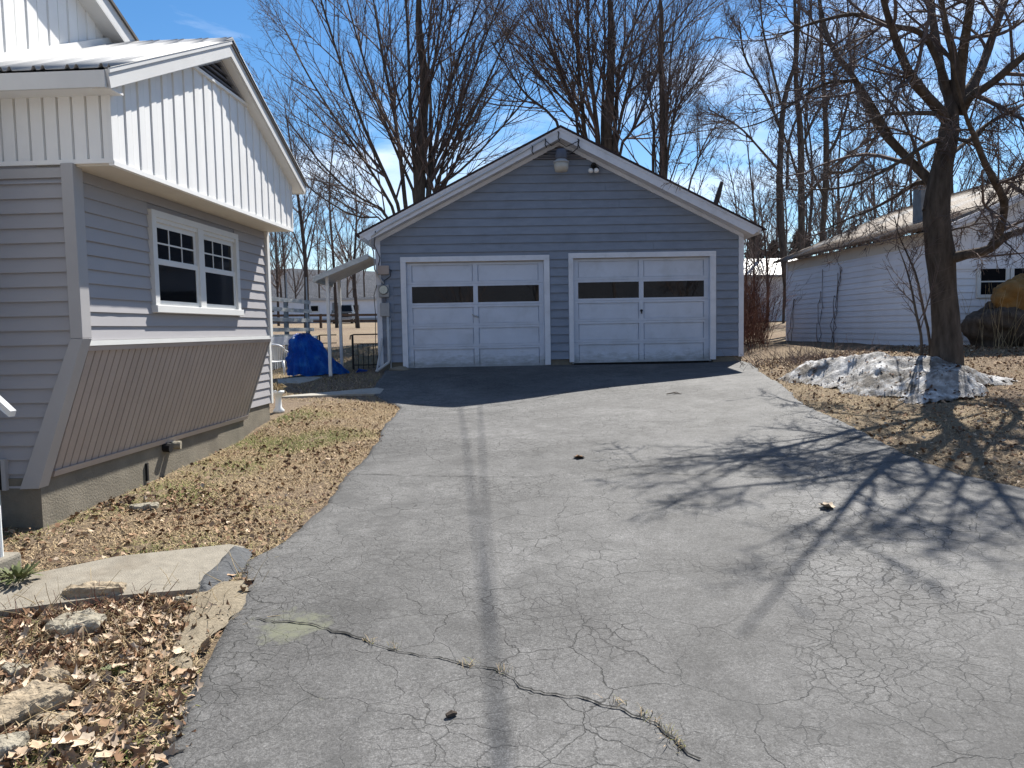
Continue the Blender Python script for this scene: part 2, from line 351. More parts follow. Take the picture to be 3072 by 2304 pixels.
def np_mesh(name, V, Q, material, parent=None, smooth=False, tint=None):
    """vertices (n,3), faces (m,k) all of the same size"""
    V = np.asarray(V, dtype=np.float32); Q = np.asarray(Q, dtype=np.int32)
    me = bpy.data.meshes.new(name); mF, k = Q.shape
    me.vertices.add(len(V)); me.vertices.foreach_set('co', V.ravel())
    me.loops.add(mF*k); me.loops.foreach_set('vertex_index', Q.ravel())
    me.polygons.add(mF); me.polygons.foreach_set('loop_start', np.arange(0, mF*k, k, dtype=np.int32))
    me.polygons.foreach_set('loop_total', np.full(mF, k, dtype=np.int32))
    if smooth: me.polygons.foreach_set('use_smooth', np.ones(mF, dtype=bool))
    me.update(calc_edges=True)
    if tint is not None:
        a = me.attributes.new('tint', 'FLOAT', 'POINT'); a.data.foreach_set('value', np.asarray(tint, dtype=np.float32))
    return link(name, me, material, parent)

# ------------------------------------------------------------------ terrain
CP = np.array([
 (0,0,0),(0,3,.14),(-1.5,3,.13),(3,3,.2),(0,6,.29),(-1.6,6,.29),(3.5,6,.39),(-1,9,.44),(1.2,9,.48),(3,9.5,.57),(-1.6,11.4,.55),(-.9,11.6,.56),(1.5,12,.70),
 (3.9,13.2,.86),(1,13.6,.82),(-1.5,13.5,.77),(-2.6,15.1,.92),(1,15.2,.945),(4.6,15.3,.965),
 (-3.37,5.4,.335),(-3.18,9.0,.465),(-3.15,10,.58),(-2.4,7,.36),(-2.2,10.5,.54),(-3.3,12.2,.68),(-3.4,14.5,.86),(-4.2,14.6,.84),(-5,17,.78),(-3,17,1.0),
 (-4,25,1.3),(4.5,7,.50),(5.5,10,.76),(6,13,1.06),(8,13.5,1.2),(8,22,1.22),(8.4,15.5,1.22),(5.2,16,1.0),(12,14,1.3),(9,9,.85),(6,18,1.15),
 (-2.5,3.2,.17),(-3.2,4.3,.27),(-3,2,.1),(0,-10,-.4),(-8,-5,-.2),(9,-5,.1),(-7,6,.35),(-7,12,.7),(15,5,.9),
 (0,40,1.62),(-12,40,1.7),(18,40,1.9),(-18,20,1.2),(22,12,1.4),(0,30,1.4)], dtype=float)
def _tps(r2): return np.where(r2 > 1e-12, 0.5*r2*np.log(np.maximum(r2, 1e-12)), 0.0)
_n = len(CP); _P = CP[:, :2]
_K = _tps(((_P[:, None]-_P[None])**2).sum(-1))+np.eye(_n)*0.02
_A = np.zeros((_n+3, _n+3)); _A[:_n, :_n] = _K; _A[:_n, _n] = 1; _A[:_n, _n+1:] = _P; _A[_n, :_n] = 1; _A[_n+1:, :_n] = _P.T
_W = np.linalg.solve(_A, np.concatenate([CP[:, 2], [0, 0, 0]]))
def gz_np(X, Y):
    X = np.asarray(X, float); Y = np.asarray(Y, float); sh = X.shape
    q = np.stack([X.ravel(), Y.ravel()], 1)
    xc = np.clip(q[:, 0], -18, 22); yc = np.clip(q[:, 1], -10, 40); qc = np.stack([xc, yc], 1)
    z = np.empty(len(q))
    for i in range(0, len(q), 20000):
        d2 = ((qc[i:i+20000, None]-_P[None])**2).sum(-1)
        z[i:i+20000] = _tps(d2)@_W[:_n]+_W[_n]+qc[i:i+20000]@_W[_n+1:]
    z += np.maximum(0, q[:, 1]-40)*0.024*np.clip(1-(q[:, 1]-40)/600, 0.3, 1)
    z -= np.maximum(0, -10-q[:, 1])*0.03
    return z.reshape(sh)
def gz(x, y): return float(gz_np(np.array([x]), np.array([y]))[0])
def onground(u, v, Y=8.0):
    for _ in range(30):
        p = at(u, v, Y); zz = gz(p.x, p.y); d = F_+R_*((u-1536)/FPX)-U_*((v-1152)/FPX)
        Y = 0.5*Y+0.5*min(90.0, max(0.5, (zz-CAM_Z)/d.z*d.y if d.z < -1e-4 else 90.0))
    p = at(u, v, Y); return Vector((p.x, p.y, gz(p.x, p.y)))

def grid_sheet(name, xs, ys, zfun, material, parent=None):
    X, Y = np.meshgrid(xs, ys); Z = zfun(X, Y)
    V = np.stack([X, Y, Z], -1).reshape(-1, 3); nx, ny = len(xs), len(ys)
    i = np.arange(nx-1)[None]+np.arange(ny-1)[:, None]*nx; i = i.ravel()
    return np_mesh(name, V, np.stack([i, i+1, i+1+nx, i+nx], 1), material, parent, True)
def spaced(a, b, step): return np.arange(a, b+step*0.5, step)
gx = np.concatenate([[-900, -400, -200, -110, -70, -48, -34, -26], spaced(-20, -5.4, 0.8), spaced(-5, -1.2, 0.06), spaced(-0.9, 3.2, 0.3), spaced(3.4, 11, 0.1), spaced(11.6, 24, 0.8), [30, 40, 55, 80, 120, 220, 420, 900]])
gy = np.concatenate([[-600, -250, -120, -60, -35, -22], spaced(-14, 0.8, 0.8), spaced(1.2, 16.5, 0.07), spaced(17, 42, 0.5), [45, 50, 56, 64, 74, 88, 110, 150, 220, 350, 700, 1200]])
def hash_noise(X, Y, seed=0):
    r_ = np.zeros_like(X); g = np.random.default_rng(seed)
    for _ in range(14):
        f = g.uniform(3, 34); a = g.uniform(0, 6.28); ph = g.uniform(0, 6.28)
        r_ += np.sin((X*math.cos(a)+Y*math.sin(a))*f+ph)/(1+f*0.12)
    return r_/5
def ground_z(X, Y):
    Z = gz_np(X, Y)
    bumpy = np.clip((np.abs(X-1)-2.2)/0.6, 0, 1)*np.clip((26-Y)/8, 0, 1)*np.clip(Y/1.5, 0, 1)
    Z = Z+0.025*hash_noise(X, Y)*bumpy
    return Z
ground = tag(grid_sheet('ground', gx, gy, ground_z, M['soil']), kind='structure')

# driveway: asphalt sheet with a real ragged edge
DL = [(-2.2, -8), (-1.5, 0), (-1.30, 1.5), (-1.37, 2.8), (-1.45, 3.6), (-1.55, 4.25), (-1.74, 4.75), (-1.62, 5.3), (-1.53, 6.2), (-1.56, 7.5), (-1.60, 9), (-1.64, 10.3), (-1.70, 11.3), (-1.98, 11.9), (-2.3, 12.6), (-2.45, 14), (-2.5, 15.16)]
DRpx = [(2225, 1078), (2330, 1150), (2430, 1220), (2560, 1290), (2700, 1350), (2790, 1390), (2900, 1432), (3072, 1476)]
DR = [(2.2+5.5, -8), (7.0, 0), (6.4, 3), (5.9, 4.6)]
for (u, v) in reversed(DRpx):
    p = onground(u, v); DR.append((p.x, p.y))
DR[-1] = (4.62, 15.26)
def edge_x(E, Y):
    E = sorted(E, key=lambda k: k[1]); return np.interp(Y, [k[1] for k in E], [k[0] for k in E])
dys = np.concatenate([spaced(-8, 1, 0.5), spaced(1.1, 15.15, 0.05), [15.17]])
tt = np.concatenate([[0, 0.004, 0.012], np.linspace(0.03, 0.97, 60), [0.988, 0.996, 1.0]])
gn = np.random.default_rng(5)
def ragged(Y, amp, seed): return amp*(hash_noise(Y*1.0, Y*0+seed, seed)*0.6+np.sin(Y*2.1+seed)*0.35)
XL = edge_x(DL, dys)+ragged(dys, 0.085, 3); XR = edge_x(DR, dys)+ragged(dys, 0.11, 9)
X = XL[:, None]*(1-tt)[None]+XR[:, None]*tt[None]; Y = np.repeat(dys[:, None], len(tt), 1)
Z = gz_np(X, Y)+0.028
Z[:, 0] -= 0.06; Z[:, -1] -= 0.06; Z[:, 1] -= 0.008; Z[:, -2] -= 0.008
Z += 0.004*hash_noise(X*0.3, Y*0.3, 4)
V = np.stack([X, Y, Z], -1).reshape(-1, 3); nx, ny = len(tt), len(dys)
i = (np.arange(nx-1)[None]+np.arange(ny-1)[:, None]*nx).ravel()
driveway = tag(np_mesh('driveway', V, np.stack([i, i+1, i+1+nx, i+nx], 1), M['asphalt'], None, True), kind='structure')
def drive_z(x, y): return gz(x, y)+0.028

# long open cracks across the asphalt: ragged dark ribbons with a shallow broken lip
def crack_ribbon(px, w0, seed):
    g = random.Random(seed); pts = [onground(u, v) for u, v in px]; P = []
    for a, b_ in zip(pts[:-1], pts[1:]):
        k = max(2, int((b_-a).length/0.022))
        for j in range(k): P.append(a.lerp(b_, j/k))
    P.append(pts[-1]); mb = MB(); off = 0.0; ww = w0
    for j, p in enumerate(P):
        d = (P[min(j+1, len(P)-1)]-P[max(j-1, 0)]).normalized(); s = Vector((-d.y, d.x, 0))
        off = off*0.86+g.uniform(-0.011, 0.011); ww = 0.55*ww+0.45*w0*g.choice((0.12, 0.3, 0.6, 1.0, 1.7))
        p = p+s*off; a = p+s*ww*g.uniform(0.6, 1.3); c_ = p-s*ww*g.uniform(0.6, 1.3); k = len(mb.v)
        mb.v += [(a.x, a.y, drive_z(a.x, a.y)+0.006), (c_.x, c_.y, drive_z(c_.x, c_.y)+0.006)]
        if j: mb.f.append((k-2, k-1, k+1, k))
    return mb.build('crack', M['crack'], driveway)
crack_ribbon([(770, 1870), (870, 1880), (960, 1900), (1030, 1920), (1130, 1950), (1220, 1970), (1330, 1995), (1420, 2015), (1500, 2025), (1570, 2075), (1650, 2105), (1780, 2120), (1880, 2145), (1960, 2180), (2010, 2230), (2100, 2304)], 0.0052, 1)
crack_ribbon([(1030, 1430), (1150, 1435), (1290, 1438), (1450, 1440), (1600, 1440), (1750, 1428), (1900, 1412), (2050, 1395), (2250, 1380), (2500, 1374), (2700, 1374)], 0.0045, 2)
crack_ribbon([(1900, 1430), (2100, 1435), (2300, 1442), (2500, 1440)], 0.006, 3)
crack_ribbon([(2530, 1315), (2650, 1345), (2740, 1375), (2830, 1410), (2900, 1440)], 0.006, 4)
crack_ribbon([(1200, 1250), (1350, 1240), (1500, 1222), (1620, 1205), (1750, 1170)], 0.006, 5)

# hills all round the horizon
def hill_ring():
    V = []; Q = []; n = 160; rows = 9
    for j in range(rows):
        f = j/(rows-1)
        for i in range(n):
            a = 2*math.pi*i/n
            H = 112+16*math.sin(a*3+0.8)+9*math.sin(a*7+2.1)+7*math.sin(a*13+0.3)+4*math.sin(a*29)+34*math.exp(-((a-6.0)/0.12)**2)
            H *= 1+1.1*max(0, -math.cos(a))  # unseen hills behind the camera raised so the panes reflect dark
            rr = 900+900*f
            V.append((rr*math.sin(a), rr*math.cos(a), -6+H*math.sin(f*math.pi/2)**1.3+6*math.sin(i*3.7+j*2.1)*f))
    for j in range(rows-1):
        for i in range(n):
            i2 = (i+1) % n
            Q.append((j*n+i, j*n+i2, (j+1)*n+i2, (j+1)*n+i))
    return np_mesh('hills', V, Q, M['hillside'], None, True)
tag(hill_ring(), kind='structure')

# ------------------------------------------------------------------ grey house (left)
TH = R(3.0)
house = empty('house', (-3.07, 5.4, 0), -TH)     # local x: towards the driveway, y: away from the camera
tag(house, 'light grey house with overhanging white gable and a slanted lower side panel beside the driveway', 'house')
EX = 0.1016
WN = 0.05; WT0, WT1 = 0.09, 3.62         # window wall plane and run
GN = 0.36; G0, G1 = 0.0, 3.68            # gable overhang
FN = -0.30                               # foundation plane
# --- front wall (faces the camera)
fw = box('front_wall', (-3.2, 0.02, 0.62), (-0.46, 3.6, 2.90), M['house_siding'], house)
MB().prism([(-0.46, 0.02, 0.62), (-0.32, 0.02, 0.66), (0.0, 0.02, 1.66), (0.0, 0.02, 2.9), (-0.46, 0.02, 2.9)], (0, 3.56, 0)).build('bay_core', M['house_siding'], house)
def slant_x(z): return np.interp(z, [0.63, 1.69], [-0.43, -0.002])
z = 0.63
while z < 2.80:
    z1 = min(z+EX, 2.80); a = float(slant_x(z))-0.004; b_ = float(slant_x(z1))-0.004
    mb = MB().plate([(-3.2, 0.018, z), (a, 0.018, z), (b_, 0.018, z1), (-3.2, 0.018, z1)], (0, -1, 0), [0.021, 0.021, 0.001, 0.001])
    mb.build('clapboard', M['house_siding'], fw); z += EX
box('frieze_trim', (-3.2, -0.006, 2.80), (0.0, 0.018, 2.865), M['trim_grey'], house)
# corner post (upright) and the slanted corner board below it
MB().box((-0.004, -0.022, 1.69), (0.083, 0.09, 2.892)).build('corner_post', M['trim_grey'], house, bevel=0.003)
MB().prism([(-0.441, -0.024, 0.626), (-0.300, -0.024, 0.63), (0.086, -0.024, 1.688), (-0.004, -0.024, 1.688)], (0, 0.11, 0)).build('slanted_corner_board', M['trim_grey'], house, bevel=0.003)
# --- window wall
ww = box('window_wall', (-0.2, WT0, 1.68), (WN-0.02, WT1, 2.90), M['house_siding'], house)
WIN = (1.02, 2.78, 1.89, 2.74)
z = 1.675
while z < 2.86:
    z1 = min(z+EX, 2.87)
    runs = [(WT0, WT1)] if (z1 <= WIN[2] or z >= WIN[3]) else [(WT0, WIN[0]+0.01), (WIN[1]-0.01, WT1)]
    for (a, b_) in runs:
        mb = MB(); K = 8; wob = [rnd.uniform(-0.0015, 0.0015) for _ in range(K+1)]
        for k in range(K):
            ya = a+(b_-a)*k/K; yb = a+(b_-a)*(k+1)/K
            mb.plate([(WN-0.018, yb, z), (WN-0.018, ya, z), (WN-0.018, ya, z1), (WN-0.018, yb, z1)], (1, 0, 0), [0.017+wob[k+1], 0.017+wob[k], 0.002, 0.002])
        mb.build('clapboard', M['house_siding'], ww)
    z += EX
box('starter_strip', (WN-0.02, WT0, 1.635), (WN+0.014, WT1+0.01, 1.673), M['window_white'], ww)
box('corner_trim', (-0.1, WT1, 1.66), (WN+0.022, WT1+0.075, 2.885), M['window_white'], ww, 0.003)
box('j_channel', (WN-0.02, WT0, 1.68), (WN+0.012, WT0+0.02, 2.88), M['trim_grey'], ww)
# twin window
win = MB().box((WN-0.02, WIN[0], WIN[3]-0.055), (WN+0.028, WIN[1], WIN[3])).box((WN-0.02, WIN[0], WIN[2]+0.06), (WN+0.028, WIN[0]+0.07, WIN[3]-0.055)).box((WN-0.02, WIN[1]-0.07, WIN[2]+0.06), (WN+0.028, WIN[1], WIN[3]-0.055)).build('window', M['window_white'], house)
box('sill', (WN-0.02, WIN[0]-0.01, WIN[2]), (WN+0.045, WIN[1]+0.03, WIN[2]+0.062), M['window_white'], win, 0.004)
YM = (WIN[0]+WIN[1])/2+0.02
box('mullion', (WN-0.02, YM-0.055, WIN[2]+0.062), (WN+0.022, YM+0.055, WIN[3]-0.055), M['window_white'], win)
for (a, b_) in ((WIN[0]+0.07, YM-0.055), (YM+0.055, WIN[1]-0.07)):
    zb, zt = WIN[2]+0.062, WIN[3]-0.055; zm = zb+(zt-zb)*0.50
    box('head_stop', (WN-0.02, a, zt-0.035), (WN+0.012, b_, zt), M['window_white'], win)
    # lower sash (set in front), upper sash (set back)
    for nm, x1, s0, s1 in (('lower_sash', WN+0.004, zb, zm+0.02), ('upper_sash', WN-0.008, zm-0.012, zt-0.035)):
        fr = 0.042
        MB().box((WN-0.022, a, s0), (x1, a+fr, s1)).box((WN-0.022, b_-fr, s0), (x1, b_, s1)).box((WN-0.022, a+fr, s0), (x1, b_-fr, s0+fr)).box((WN-0.022, a+fr, s1-fr), (x1, b_-fr, s1)).build(nm, M['window_white'], win)
        box('pane', (WN-0.0195, a+fr, s0+fr), (x1-0.006, b_-fr, s1-fr), M['glass'], win)
        if nm == 'upper_sash':
            for k in (1, 2):
                y = a+fr+(b_-a-2*fr)*k/3; box('muntin', (x1-0.0055, y-0.007, s0+fr), (x1-0.001, y+0.007, s1-fr), M['window_white'], win)
            zz = (s0+s1)/2; box('muntin', (x1-0.0055, a+fr, zz-0.007), (x1-0.0005, b_-fr, zz+0.007), M['window_white'], win)
# --- slanted tongue-and-groove panel under the window
PT = Vector((0.045, 0, 1.632)); PB = Vector((-0.285, 0, 0.70)); sl = (PT-PB); nr = Vector((sl.z, 0, -sl.x)).normalized()
sp = MB().prism([(PT.x-0.03, 0.1, PT.z), (PB.x-0.03, 0.1, PB.z), (PB.x-0.05, 0.1, PB.z), (PT.x-0.05, 0.1, PT.z)], (0, 3.57, 0)).build('slanted_panel', M['beadboard'], house)
nb = 39; y0, y1 = 0.12, 3.66; bw = (y1-y0)/nb
for k in range(nb):
    a = y0+k*bw+0.0012; b_ = y0+(k+1)*bw-0.0012
    PBk = PB+sl*0.035
    MB().plate([(PBk.x-0.03, b_, PBk.z), (PBk.x-0.03, a, PBk.z), (PT.x-0.03, a, PT.z), (PT.x-0.03, b_, PT.z)], nr, 0.026, 0.007).build('board', M['beadboard'], sp)
MB().prism([(PB.x-0.03, 0.11, PB.z-0.01), (PB.x+0.012, 0.11, PB.z-0.01), (PB.x+0.027, 0.11, PB.z+0.035), (PB.x-0.02, 0.11, PB.z+0.035)], (0, 3.56, 0)).build('bottom_trim', M['beadboard'], sp)
MB().prism([(PT.x-0.04, 0.09, PT.z-0.035), (PT.x+0.004, 0.09, PT.z-0.035), (PT.x+0.012, 0.09, PT.z), (PT.x-0.03, 0.09, PT.z)], (0, 3.58, 0)).build('top_trim', M['beadboard'], sp)
MB().prism([(PT.x-0.05, 3.665, PT.z), (PT.x+0.004, 3.665, PT.z), (PB.x+0.004, 3.665, PB.z-0.01), (PB.x-0.05, 3.665, PB.z-0.01)], (0, 0.03, 0)).build('end_trim', M['trim_grey'], sp)
# --- foundation
fd = MB().box((-3.2, -0.0, -0.2), (FN, 3.62, 0.70)).build('foundation', M['concrete'], house)
box('rear_foundation', (-3.2, 3.62, 0.0), (FN-0.02, 4.53, 0.80), M['concrete'], house)
# --- rear clapboard wall beyond the bay
rw = box('rear_wall', (-3.2, 3.70, 0.80), (FN-0.02, 4.55, 2.95), M['house_siding'], house)
z = 0.80
while z < 2.9:
    MB().plate([(FN-0.018, 4.55, z), (FN-0.018, 3.70, z), (FN-0.018, 3.70, z+EX), (FN-0.018, 4.55, z+EX)], (1, 0, 0), [0.017, 0.017, 0.002, 0.002]).build('clapboard', M['house_siding'], rw); z += EX
box('rear_corner_trim', (FN-0.08, 4.55, 0.79), (FN+0.006, 4.61, 2.95), M['window_white'], rw)
# --- gable overhang box: soffit, front frieze panels, gable boards
box('soffit', (-0.2, 0.02, 2.875), (GN-0.02, G1-0.005, 2.905), M['soffit'], house)
gb = box('overhang_core', (-3.2, 0.03, 2.907), (GN-0.025, G1-0.02, 3.38), M['vinyl_white'], house)
for (z0_, z1_) in ((2.888, 2.918), (3.385, 3.42)):
    box('front_band', (-3.2, -0.004, z0_), (GN+0.004, 0.03, z1_), M['vinyl_white'], gb)
x = GN
k = 0
while x > -0.95:
    w_ = EX if k else 0.075
    MB().plate([(x-w_+0.001, 0.03, 2.918), (x-0.001, 0.03, 2.918), (x-0.001, 0.03, 3.385), (x-w_+0.001, 0.03, 3.385)], (0, -1, 0), 0.026, 0.008).build('siding_board', M['vinyl_white'], gb); x -= w_; k += 1
RP = 0.447; TM = 1.84; ZR = 4.36        # roof pitch (rise per metre), ridge position and height
def rake_z(t): return ZR-RP*abs(t-TM)
gw = MB().prism([(GN-0.025, G0+0.02, 2.907), (GN-0.025, G1-0.02, 2.907), (GN-0.025, G1-0.02, rake_z(G1)-0.13), (GN-0.025, TM, ZR-0.13), (GN-0.025, G0+0.02, rake_z(G0)-0.13)], (-0.05, 0, 0)).build('gable_wall', M['vinyl_white'], house)
nbd = 40; bw = (G1-G0)/nbd
VB = 3.96                                # bottom of the louvre
for k in range(nbd):
    a = G0+k*bw+0.001; b_ = G0+(k+1)*bw-0.001
    za, zb = rake_z(a)-0.135, rake_z(b_)-0.135
    za, zb = min(za, VB), min(zb, VB)
    MB().plate([(GN-0.025, b_, 2.905), (GN-0.025, a, 2.905), (GN-0.025, a, za), (GN-0.025, b_, zb)], (1, 0, 0), 0.018 if k % 2 else 0.0265, 0.008).build('siding_board', M['vinyl_white'], gw)
box('bottom_channel', (GN-0.03, G0, 2.872), (GN+0.008, G1, 2.906), M['vinyl_white'], gw)
box('corner_bead', (GN-0.03, G0-0.002, 2.90), (GN+0.003, G0+0.016, 3.40), M['vinyl_white'], gw)
box('far_corner_bead', (GN-0.05, G1-0.02, 2.90), (GN+0.006, G1+0.012, 3.42), M['vinyl_white'], gw)
# louvred gable vent
hv = (ZR-0.135-VB)/RP
vent = MB().prism([(GN-0.024, TM-hv+0.02, VB+0.002), (GN-0.024, TM+hv-0.02, VB+0.002), (GN-0.024, TM, ZR-0.146)], (-0.002, 0, 0)).build('gable_vent', M['dark'], house)
for k in range(5):
    zz = VB+0.045+k*0.05; hh = (ZR-0.15-zz)/RP-0.03
    if hh > 0.05: MB().plate([(GN-0.022, TM+hh, zz), (GN-0.022, TM-hh, zz), (GN-0.022, TM-hh+0.06, zz+0.03), (GN-0.022, TM+hh-0.06, zz+0.03)], (1, 0, 0), [0.022, 0.022, 0.004, 0.004]).build('louvre', M['louvre'], vent)
MB().plate([(GN-0.024, TM+hv, VB-0.015), (GN-0.024, TM-hv, VB-0.015), (GN-0.024, TM-hv, VB+0.012), (GN-0.024, TM+hv, VB+0.012)], (1, 0, 0), 0.045).build('vent_sill', M['vinyl_white'], vent)
for s in (-1, 1):
    MB().prism([(GN-0.024, TM+s*hv, VB), (GN-0.024, TM+s*(hv-0.075), VB), (GN-0.024, TM, ZR-0.18), (GN-0.024, TM, ZR-0.145)], (0.036, 0, 0)).build('vent_frame', M['trim_grey'], vent)
# roof: corrugated sheets, rake fascias, rake soffits, eave fascia
RN = 0.47; TE0, TE1 = -0.20, 3.88
def corrugated(name, n0, n1, ta, tb, za, zb, material, parent, pitch=0.2286, hh=0.027, thick=0.004):
    xs = []
    x = n0
    while x < n1:
        for dx, h_ in ((0, 0), (0.035, 0), (0.047, hh), (0.062, hh), (0.074, 0), (0.096, 0), (0.108, hh), (0.123, hh), (0.135, 0)):
            if x+dx <= n1: xs.append((x+dx, h_))
        x += pitch
    xs.append((n1, 0)); mb = MB(); nrow = 5; V = []
    for lvl in (0, 1):
        for j in range(nrow):
            f = j/(nrow-1); t_ = ta+(tb-ta)*f; z_ = za+(zb-za)*f
            for (xx, h_) in xs: V.append((xx, t_, z_+h_-lvl*thick))
    n_ = len(xs); Q = []
    for lvl in (0, 1):
        for j in range(nrow-1):
            for i in range(n_-1):
                q = [lvl*nrow*n_+j*n_+i, lvl*nrow*n_+j*n_+i+1, lvl*nrow*n_+(j+1)*n_+i+1, lvl*nrow*n_+(j+1)*n_+i]
                Q.append(q if lvl == 0 else q[::-1])
    for j in (0, nrow-1):
        for i in range(n_-1): Q.append((j*n_+i, nrow*n_+j*n_+i, nrow*n_+j*n_+i+1, j*n_+i+1))
    return np_mesh(name, V, Q, material, parent)
roof = corrugated('roof', -2.6, RN+0.02, TE0, TM, rake_z(TE0)+0.012, ZR+0.012, M['roof_metal'], house)
corrugated('rear_sheet', -2.6, RN+0.02, TE1, TM, rake_z(TE1)+0.012, ZR+0.012, M['roof_metal'], roof)
MB().prism([(RN+0.021, TM-0.16, ZR+0.022-0.16*RP), (RN+0.021, TM, ZR+0.034), (RN+0.021, TM+0.16, ZR+0.022-0.16*RP), (RN+0.021, TM, ZR+0.016)], (-3.0, 0, 0)).build('ridge_cap', M['roof_metal'], roof)
for s, te in ((-1, TE0), (1, TE1)):
    zt = rake_z(te)
    MB().prism([(RN-0.02, te, zt), (RN-0.02, TM, ZR), (RN-0.02, TM, ZR-0.135), (RN-0.02, te+(-s)*0.03, zt-0.115)], (0.02, 0, 0)).build('rake_fascia', M['fascia'], house)
    MB().prism([(RN+0.002, te, zt+0.008), (RN+0.002, TM, ZR+0.008), (RN+0.002, TM, ZR-0.025), (RN+0.002, te, zt-0.025)], (0.012, 0, 0)).build('drip_edge', M['fascia'] if s < 0 else M['drip_edge'], house)
    MB().prism([(RN-0.02, te+(-s)*0.05, zt-0.135+0.022), (RN-0.02, TM, ZR-0.147), (RN-0.02, TM, ZR-0.137), (RN-0.02, te+(-s)*0.05, zt-0.103)], (-(RN-0.02-GN+0.03), 0, 0)).build('rake_soffit', M['vinyl_white'], house)
MB().box((-3.2, TE0-0.004, rake_z(TE0)-0.115), (RN-0.022, TE0+0.02, rake_z(TE0)-0.006)).build('eave_fascia', M['fascia'], house)
box('eave_soffit', (-3.2, TE0+0.02, rake_z(TE0)-0.105), (RN-0.03, 0.03, rake_z(TE0)-0.090), M['vinyl_white'], house)
box('rear_eave_fascia', (-3.2, TE1-0.02, rake_z(TE1)-0.115), (RN-0.022, TE1+0.004, rake_z(TE1)-0.006), M['fascia'], house)
# --- taller main gable behind the bay roof
UN = -0.60; ZU = 5.75; TU = -1.1; RU = 0.455
def up_z(t): return ZU-RU*abs(t-TU)
ug = MB().prism([(UN, -5.2, 0.4), (UN, 0.02, 0.4), (UN, 0.02, 3.3), (UN, 4.5, 3.3), (UN, 4.5, up_z(4.5)), (UN, TU, ZU), (UN, -5.2, up_z(-5.2))], (-3.0, 0, 0)).build('upper_gable', M['vinyl_white'], house)
y = 0.05; k = 0
while y < 3.2:
    zt0, zt1 = up_z(y)-0.16, up_z(y+0.13)-0.16
    zb = min(rake_z(y), rake_z(y+0.13))-0.05
    if y > TM: zb = rake_z(y)-0.1
    MB().plate([(UN, y+0.129, zb), (UN, y+0.001, zb), (UN, y+0.001, zt0), (UN, y+0.129, zt1)], (1, 0, 0), 0.018 if k % 2 else 0.024, 0.009).build('siding_board', M['vinyl_white'], ug); y += 0.13; k += 1
MB().prism([(UN+0.15, 4.85, up_z(4.85)), (UN+0.15, TU, ZU), (UN+0.15, TU, ZU-0.15), (UN+0.15, 4.85, up_z(4.85)-0.15)], (0.02, 0, 0)).build('upper_rake_fascia', M['fascia'], house)
MB().prism([(UN-0.01, 4.8, up_z(4.8)-0.165), (UN+0.17, 4.8, up_z(4.8)-0.165), (UN+0.17, TU, ZU-0.165), (UN-0.01, TU, ZU-0.165)], (0, 0, 0.012)).build('upper_rake_soffit', M['fascia'], house)
MB().prism([(UN+0.19, 4.95, up_z(4.95)+0.03), (UN+0.19, TU, ZU+0.03), (UN+0.19, TU, ZU), (UN+0.19, 4.95, up_z(4.95))], (-3.2, 0, 0)).build('upper_roof', M['drip_edge'], house)
MB().prism([(UN+0.19, -5.4, up_z(-5.4)+0.03), (UN+0.19, TU, ZU+0.03), (UN+0.19, TU, ZU), (UN+0.19, -5.4, up_z(-5.4))], (-3.2, 0, 0)).build('upper_roof_front', M['drip_edge'], house)
MB().prism([(UN+0.02, 0.0, rake_z(0)+0.02), (UN+0.06, 0.0, rake_z(0)+0.02), (UN+0.06, TM, ZR+0.02), (UN+0.02, TM, ZR+0.02)], (0, 0, 0.07)).build('wall_flashing', M['vinyl_white'], house)
# cellar door jamb at the frame edge, dryer vent and prop on the foundation
box('door_jamb', (-0.565, -0.03, 0.62), (-0.535, 0.02, 0.845), M['trim_grey'], house)
box('door_panel', (-0.75, -0.012, 0.62), (-0.566, 0.0, 0.83), M['dark'], house)
dv = MB().tube([(FN-0.02, 1.75, 0.655), (FN+0.07, 1.75, 0.645)], 0.045, 12).build('dryer_vent', M['dark'], house)
MB().tube([(FN+0.02, 1.86, 0.655), (FN+0.10, 1.88, 0.652)], 0.04, 12).build('vent_cap', M['rock_grey'], dv)
MB().box((FN+0.002, 1.40, 0.40), (FN+0.02, 1.425, 0.56)).build('prop_bar', M['dark'], dv)

# ------------------------------------------------------------------ garage
garage = empty('garage', (1.0, 15.2, 0), R(1.5))     # local x across, y away
tag(garage, 'blue-grey clapboard two-car garage with white gable trim at the end of the driveway', 'garage')
HW = 3.615; GD = 7.0; ZE = 3.44; RPG = 0.506; ZPK = 5.50
def g_rake(x): return ZPK-RPG*abs(x)          # roof underside line
gwall = MB().prism([(-HW, 0.02, 3.10), (HW, 0.02, 3.10), (HW, 0.02, g_rake(HW)-0.02), (0, 0.02, ZPK-0.02), (-HW, 0.02, g_rake(HW)-0.02)], (0, 0.02, 0)).build('front_wall', M['garage_siding'], garage)
for (a, b_) in ((-HW, -3.06), (-0.305, 0.21), (2.975, HW)):
    MB().box((a, 0.02, 1.09), (b_, 0.04, 3.10)).build('wall_backing', M['garage_siding'], gwall)
DOORS = ((-3.03, -0.335, 0.945, 3.03), (0.24, 2.945, 0.985, 3.06))
TR = ((-3.135, -0.225, 3.132), (0.148, 3.06, 3.157))
RH = 0.1635
z = 1.085
row = 0
